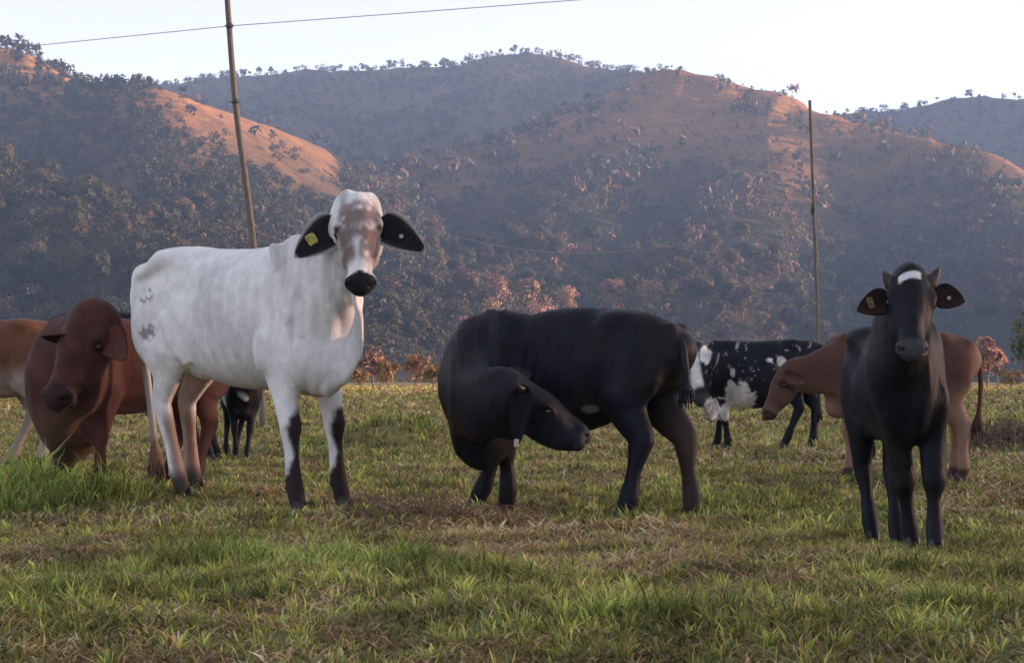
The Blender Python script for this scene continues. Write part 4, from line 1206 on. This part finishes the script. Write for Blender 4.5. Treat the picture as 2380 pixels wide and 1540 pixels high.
# ---- the red-brown cow
def coat_red(c):
    n = len(c['V']); V = c['V']; nz = spots(c, 3.5, 101)
    col = np.tile((0.066, 0.026, 0.020), (n, 1))
    col = mixc(col, (0.105, 0.042, 0.031), sstep(.40, .65, nz))
    col = mixc(col, (0.028, 0.014, 0.015), .85 * (c['lab'] == 0) * (1 - sstep(.1, .4, V[:, 0])))
    col = mixc(col, (0.12, 0.066, 0.046), .7 * (c['lab'] == 1) * (1 - sstep(.55, .80, V[:, 2])))
    col = mixc(col, (0.024, 0.015, 0.014), .85 * sstep(.80, .92, c['f']) * (c['lab'] == 2))
    col = mixc(col, (0.03, 0.016, 0.014), .7 * (1 - sstep(.1, .35, V[:, 2])) * (c['lab'] >= 3))
    for sg in (1, -1):
        e = np.exp(-(((c['f'] - .345) / .05) ** 2 + ((c['s'] - sg * .098) / .025) ** 2))
        col = mixc(col, (0.02, 0.012, 0.01), np.clip(e, 0, 1) * (c['lab'] == 2))
    return col
def extra_e(b, L, Ld, S):
    b.tube(np.array([L(P(150, 790, 12.0)), L(P(122, 860, 11.96)), L(P(122, 930, 11.95)), L(P(150, 1000, 12.0)), L(P(185, 1010, 12.1))]), [.12, .13, .12, .12, .12], [.13, .14, .13, .12, .12], k=.14, lab=1, kin=.05)
    b.blob(L(P(205, 735, 11.74)), (.085, .085, .07), .05, 2)
build_cow('cow', 'red-brown cow with domed forehead and broad drooping ears beside white cow', (-2.22, 12.42), math.radians(228), 0.76,
    [gx(228, 11.85), gx(138, 12.05), gx(452, 12.35), gx(382, 12.65)],
    P(214, 708, 11.74), P(108, 935, 11.46), (-.45, -.85, .35), coat_red, vox=0.0115, group=HERD, width=1.0, hs=1.12, legr=1.2, extra=extra_e,
    neck=[P(190, 880, 11.95), P(195, 800, 11.82)], neck_r=[(.16, .25), (.15, .24), (.12, .18)],
    dewlap=[(*P(165, 880, 11.82), .06, .08), (*P(150, 950, 11.86), .06, .08), (*P(155, 990, 11.92), .07, .06)],
    ears=[dict(base=P(238, 768, 11.68), tip=P(292, 838, 11.60), face=(.15, -1, .1), w=.20, inner=(.13, .05, .04), outer=(.06, .022, .018), cup=.3, pw=.6),
          dict(base=P(182, 785, 11.66), tip=P(95, 782, 11.62), face=(-.1, -.5, -1), w=.13, inner=(.035, .02, .018), outer=(.05, .02, .016), cup=.5, pw=.6,
               tags=[dict(t=.14, v=0, hw=.014, hh=.026, mat='tag_pale')])],
    tail=dict(pts=[P(440, 800, 13.0), P(452, 860, 13.05), P(452, 960, 13.05), P(450, 1050, 13.03)], r=.022, sw=.025, c0=(.06, .022, .017), c1=(.03, .016, .014)))

# ---- the orange-brown cow cut by the picture's edge
def coat_orange(c):
    n = len(c['V']); V = c['V']; nz = spots(c, 4, 111)
    col = np.tile((0.155, 0.068, 0.038), (n, 1))
    low = 1 - sstep(.66, 1.0, V[:, 2] + .2 * (nz - .5))
    col = mixc(col, (0.34, 0.29, 0.25), low)
    col = mixc(col, (0.06, 0.035, 0.028), .7 * sstep(.55, .7, nz) * sstep(.6, .9, V[:, 2]) * (1 - sstep(1.05, 1.2, V[:, 2])))
    return col
build_cow('cow', 'orange-brown cow with pale legs and belly beside the red-brown cow', gx(-55, 16.6), math.radians(186), 0.88,
    [gx(-180, 16.5), gx(-200, 16.9), gx(98, 16.35), gx(22, 16.75)],
    P(-270, 850, 16.4), P(-300, 985, 16.3), (-.7, -.2, .5), coat_orange, vox=0.016, group=HERD,
    ears=[dict(base=P(-268, 858, 16.28), tip=P(-225, 890, 16.15), face=(-.2, -1, -.2), w=.13, inner=(.2, .1, .06), outer=(.2, .08, .04)),
          dict(base=P(-270, 858, 16.5), tip=P(-300, 870, 16.65), face=(-.5, .5, 0), w=.13, inner=(.2, .1, .06), outer=(.2, .08, .04))],
    tail=dict(pts=[P(150, 765, 16.5), P(165, 810, 16.5), P(168, 900, 16.5), P(165, 990, 16.5)], r=.025, sw=.028, c0=(.2, .08, .04), c1=(.3, .26, .22)))

# ---- two animals half hidden behind the white and the red-brown cow
build_cow('cow', 'black cow mostly hidden behind red-brown cow, only back and legs showing', gx(330, 17.2), math.radians(8), 0.93,
    [gx(505, 17.5), gx(488, 17.2), gx(190, 17.6), gx(175, 17.1)],
    P(590, 800, 17.0), P(640, 880, 16.9), (.75, -.1, .5), coat_black, vox=0.018, group=HERD, mat='dark_coat',
    ears=[dict(base=P(588, 808, 16.85), tip=P(560, 840, 16.75), face=(-.2, -1, -.2), w=.13, inner=(.02, .015, .014), outer=(.012, .012, .014)),
          dict(base=P(588, 806, 17.1), tip=P(600, 830, 17.25), face=(-.5, .5, 0), w=.13, inner=(.02, .015, .014), outer=(.012, .012, .014))],
    tail=dict(pts=[P(118, 748, 17.1), P(106, 800, 17.1), P(104, 900, 17.1), P(106, 980, 17.1)], r=.025, sw=.025, c0=(.020, .0215, .028), c1=(.018, .019, .024)))
def coat_pied_small(c):
    col = coat_black(c)
    return mixc(col, (0.55, 0.53, 0.50), sstep(.50, .56, spots(c, 4, 121)) * sstep(.45, .55, c['V'][:, 2]) * (1 - sstep(.85, 1.0, c['V'][:, 2])) * (c['lab'] < 3) + 0)
build_cow('calf', 'small black calf with whitish belly seen under the white cow', gx(562, 17.9), math.radians(-80), 0.62,
    [gx(574, 17.4), gx(550, 17.5), gx(545, 18.2), gx(524, 18.2)],
    P(600, 800, 17.2), P(610, 880, 17.05), (0, -1, .4), coat_pied_small, vox=0.016, group=HERD, mat='dark_coat', category='calf',
    ears=[dict(base=P(590, 815, 17.15), tip=P(570, 830, 17.1), face=(-.1, -1, 0), w=.08, inner=(.02, .015, .014), outer=(.012, .012, .014)),
          dict(base=P(610, 815, 17.15), tip=P(630, 830, 17.1), face=(.1, -1, 0), w=.08, inner=(.02, .015, .014), outer=(.012, .012, .014))])
print('cattle', round(time.time() - T0, 1))
# ------------------------------------------------------------------ pasture grass
GREEN = np.array(((0.28, 0.32, 0.072), (0.32, 0.38, 0.085), (0.43, 0.45, 0.10), (0.40, 0.35, 0.10), (0.17, 0.21, 0.078)))
DRY = np.array(((0.60, 0.44, 0.20), (0.48, 0.33, 0.165), (0.70, 0.57, 0.33), (0.28, 0.19, 0.115), (0.60, 0.41, 0.15), (0.55, 0.33, 0.19)))
LUSH = [  # px, d, rx, ry, height, amount
    (70, 11.2, .62, .50, .17, 1.0), (160, 11.6, .35, .4, .12, .8), (640, 7.9, .42, .42, .07, .7), (790, 7.5, .40, .40, .08, .75), (560, 7.2, .4, .4, .05, .6), (1150, 6.7, .5, .5, .04, .5),
    (1380, 10.6, .35, .5, .05, .7), (1850, 9.6, .7, .5, .02, .5), (1720, 11.5, .7, .8, .04, .7), (920, 21, 1.0, 1.4, .12, 1.0), (2340, 22, 1.6, 2.2, .12, .9), (2250, 7.2, .6, .5, .04, .6), (1540, 5.6, .6, .35, .04, .6),
    (930, 13.0, .6, .9, .03, .6), (2060, 6.0, .5, .3, .04, .5), (250, 6.2, .5, .4, .04, .4)]
DRYP = [(1010, 10.4, .55, .45, 1.0), (1180, 9.6, .8, .5, .7), (1500, 9.6, .8, .6, .6), (2100, 6.6, .8, .6, .5), (180, 8.2, .9, .6, .5), (1250, 8.6, .6, .6, .5), (420, 13, .8, .7, .5), (1750, 7.5, .8, .6, .4), (2250, 19, .8, .8, .5)]
def patches(x, y):
    dry = .38 + 1.25 * (fbm(x * .75, y * .5, 21, 4) - .5) + 1.3 * (fbm(x * 4.2, y * 3.4, 22, 3) - .5)
    hgt = .85 + 1.1 * sstep(.25, .75, fbm(x * 2.2 + 9, y * 2.0, 24, 3))
    ex = np.zeros_like(x); brk = sstep(.35, .65, fbm(x * 3.1 + 4, y * 2.6, 29, 3))
    for px, d, rx, ry, h, a in LUSH:
        g = np.exp(-(((x - (px - CX) / F * d) / rx) ** 2 + ((y - d) / ry) ** 2))
        g = g * (.25 + 1.1 * brk); dry = dry - .6 * a * g; ex = ex + h * g
    ex = ex * (.35 + 1.2 * sstep(.3, .7, fbm(x * 6, y * 6, 28, 2)))
    for px, d, rx, ry, a in DRYP:
        g = np.exp(-(((x - (px - CX) / F * d) / rx) ** 2 + ((y - d) / ry) ** 2))
        dry = dry + .45 * a * g
    return np.clip(dry, .04, .96), hgt, ex

def blade_arrays(rg, x, y, h, w, lean, az, col):
    n = len(x); fa = az + np.pi / 2 + rg.normal(size=n) * .5
    z = ground_z(x, y) - .004
    b = np.column_stack((x, y, z)); L = np.column_stack((np.cos(az), np.sin(az), np.zeros(n))); S = np.column_stack((np.cos(fa), np.sin(fa), np.zeros(n)))
    up = np.array((0, 0, 1.0))
    hz = (h * np.sqrt(np.clip(1 - (lean * .8) ** 2, .04, 1)))[:, None]; lo = (h * lean)[:, None]; ww = w[:, None]
    droop = rg.uniform(-.15, .35, (n, 1)) * lean[:, None]
    m = b + up * hz * (.62 + .15 * droop) + L * lo * .38; t = b + up * hz * (1 - droop) + L * lo + S * h[:, None] * rg.normal(size=(n, 1)) * .12
    tw = S * .5 + L * rg.normal(size=(n, 1)) * .3
    V = np.stack((b - S * ww * .5, b + S * ww * .5, m - tw * ww * .8, m + tw * ww * .8, t), 1).reshape(-1, 3)
    o = np.arange(n)[:, None, None] * 5
    Fc = (o + np.array([[0, 1, 3], [0, 3, 2], [2, 3, 4]])[None]).reshape(-1, 3)
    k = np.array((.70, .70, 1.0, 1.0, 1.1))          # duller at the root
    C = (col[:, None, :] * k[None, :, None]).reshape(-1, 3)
    return V, Fc, C

def grass_zone(name, label, d0, d1, dens, hs, ws, seed, pxm):
    rg = np.random.default_rng(seed)
    area = (d1 ** 2 - d0 ** 2) / 2 * (2380 + 2 * pxm) / F
    n = int(area * dens)
    d = np.sqrt(rg.uniform(d0 ** 2, d1 ** 2, n)); px = rg.uniform(-pxm, 2380 + pxm, n)
    x, y = (px - CX) / F * d, d
    cell = .085 * (d0 / 4) ** .5
    jx, jy = np.floor(x / cell), np.floor(y / cell)
    cx_, cy_ = (jx + .15 + .7 * _hash(jx, jy, 3)) * cell, (jy + .15 + .7 * _hash(jx, jy, 4)) * cell
    dry0, _, ex0 = patches(cx_, cy_)
    grow = _hash(jx, jy, 6) < np.clip(.70 - .62 * dry0 + 3.0 * ex0, .06, .95)       # does a tuft stand in this cell
    tf = grow & (rg.uniform(size=n) < .52)
    a0 = rg.uniform(0, 2 * np.pi, n); r0 = cell * .30 * np.sqrt(rg.uniform(size=n)) * (.6 + .8 * _hash(jx, jy, 9))
    x = np.where(tf, cx_ + np.cos(a0) * r0, x); y = np.where(tf, cy_ + np.sin(a0) * r0, y)
    dry, hgt, ex = patches(x, y)
    isdry = rg.uniform(size=n) < np.where(tf, dry * .45, np.clip(dry + .10, 0, .95))
    h = np.where(tf, hs * (.7 + 1.3 * _hash(jx, jy, 7)) * rg.uniform(.5, 1.3, n), hs * .8 * hgt * rg.uniform(.4, 1.5, n)) + ex * rg.uniform(.3, 1.15, n) * (1 - .6 * isdry)
    flat = isdry & ~tf                                  # long dead stems pressed into a mat
    h = np.where(flat, hs * rg.uniform(.9, 2.6, n), h)
    lean = np.where(tf, rg.uniform(.2, 1.15, n), rg.uniform(.5, 1.24, n)); lean = np.where(isdry, np.clip(lean + .2, 0, 1.24), lean); lean = np.where(flat, rg.uniform(.95, 1.22, n), lean)
    az = np.where(tf, a0 + rg.normal(size=n) * .5, rg.uniform(0, 2 * np.pi, n))
    gi = rg.choice(5, n, p=[.28, .22, .12, .22, .16]); di = rg.choice(6, n, p=[.24, .2, .10, .2, .10, .16])
    col = np.where(isdry[:, None], DRY[di], GREEN[gi])
    lush = sstep(.02, .09, ex)[:, None] * (~isdry[:, None])
    col = col * (1 - .5 * lush) + .5 * lush * np.array((.22, .34, .075))
    col = col * np.where(tf & ~isdry, 1.10, np.where(isdry, 1.0, .72))[:, None]
    col = col * rg.uniform(.55, 1.4, (n, 1)) * (.7 + .6 * _hash(jx, jy, 8))[:, None] * (.70 + .66 * sstep(.3, .7, fbm(x * 5, y * 4, 27, 2)))[:, None]
    w = ws * rg.uniform(.5, 1.6, n)
    V, Fc, C = blade_arrays(rg, x, y, h, w, lean, az, np.clip(col, .01, .7))
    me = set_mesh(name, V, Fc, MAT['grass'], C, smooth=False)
    o = obj(name, me); tag(o, label, kind='stuff')
    return n
nb = grass_zone('grass', 'grazed green and straw grass close by, in front of the cattle', 3.9, 9.2, 7200, .031, .0051, 1, 420)
nb += grass_zone('grass', 'grass with dry patches around the hooves of the herd', 9.2, 17, 1450, .036, .0090, 2, 300)
nb += grass_zone('grass', 'grass of the middle pasture behind the herd', 17, 29, 430, .050, .014, 3, 220)
nb += grass_zone('grass', 'grass of the middle pasture beyond the thin poles', 29, 45, 140, .065, .026, 6, 200)
nb += grass_zone('grass', 'far grass of the pasture before the fence', 45, 80, 34, .095, .050, 4, 150)
nb += grass_zone('grass', 'most distant grass of the pasture below the hills', 80, 190, 5.5, .12, .10, 5, 150)
print('blades', nb)

# ------------------------------------------------------------------ dead weeds and brush
def twigs(name, label, cat, px, d, n, rx, ry, h, seed, r=.004):
    rg = np.random.default_rng(seed)
    x0, y0 = (px - CX) / F * d, d; z0 = float(ground_z(x0, y0)); parts = []
    for i in range(n):
        a = rg.uniform(0, 6.28); q = rg.uniform() ** .5
        p = np.array((math.cos(a) * rx * q, math.sin(a) * ry * q, 0.0)); p[2] = float(ground_z(x0 + p[0], y0 + p[1])) - z0 - .01
        hh = h * (1 - .75 * q * q) * rg.uniform(.4, 1.15); dr = rg.normal(size=3) * .6; dr[2] = 1
        dr = dr / np.linalg.norm(dr) * hh
        bend = rg.normal(size=3) * hh * .25
        pts = catmull([p, p + dr * .5 + bend, p + dr + bend * .4 - np.array((0, 0, hh * .25 * rg.uniform()))], 3)
        parts.append(sweep(pts, np.linspace(r, r * .35, len(pts)), 4, cap=False))
        for k in range(2):
            j = rg.integers(2, len(pts) - 1); e = pts[j] + rg.normal(size=3) * hh * .28
            parts.append(sweep([pts[j], (pts[j] + e) / 2 + (0, 0, .01), e], [r * .6, r * .5, r * .25], 3, cap=False))
    o = obj(name, set_mesh(name, *merge(parts), MAT['twig']), None, (x0, y0, z0)); tag(o, label, cat, kind='stuff' if cat is None else None)
twigs('dead_weed', 'tangle of dead grey weed stalks between white cow and black heifer', None, 945, 10.15, 120, .42, .25, .20, 1, .0035)
twigs('dead_weed', 'low brown weed tangle before the front hooves of black heifer', None, 1120, 10.0, 90, .38, .2, .11, 2, .0035)
twigs('brush_heap', 'dark heap of dry brush beside the tan calf', 'brush', 2345, 18.6, 320, .42, .5, .22, 3, .010)
print('grass', round(time.time() - T0, 1))

# ------------------------------------------------------------------ evening haze
def build_haze():
    x0, x1, y0, y1, z0, z1 = -5000, 5000, -5000, 5000, -8, 365
    V = [(x, y, z) for x in (x0, x1) for y in (y0, y1) for z in (z0, z1)]
    Fc = [(0, 1, 3, 2), (4, 6, 7, 5), (0, 4, 5, 1), (2, 3, 7, 6), (0, 2, 6, 4), (1, 5, 7, 3)]
    m = bpy.data.materials.new('valley_haze'); m.use_nodes = True
    nt = m.node_tree; nt.nodes.clear()
    out = N(nt, 'ShaderNodeOutputMaterial'); v = N(nt, 'ShaderNodeVolumePrincipled')
    v.inputs['Color'].default_value = (0.32, 0.56, 1.0, 1)
    v.inputs['Density'].default_value = HAZE_D
    v.inputs['Anisotropy'].default_value = 0.0
    nt.links.new(v.outputs[0], out.inputs['Volume'])
    me = bpy.data.meshes.new('haze'); me.from_pydata(V, [], Fc); me.materials.append(m)
    o = obj('haze', me); tag(o, 'pale blue evening haze filling the valley', kind='stuff')
HAZE_D = 0.00021
build_haze()
print('scene built in', round(time.time() - T0, 1))
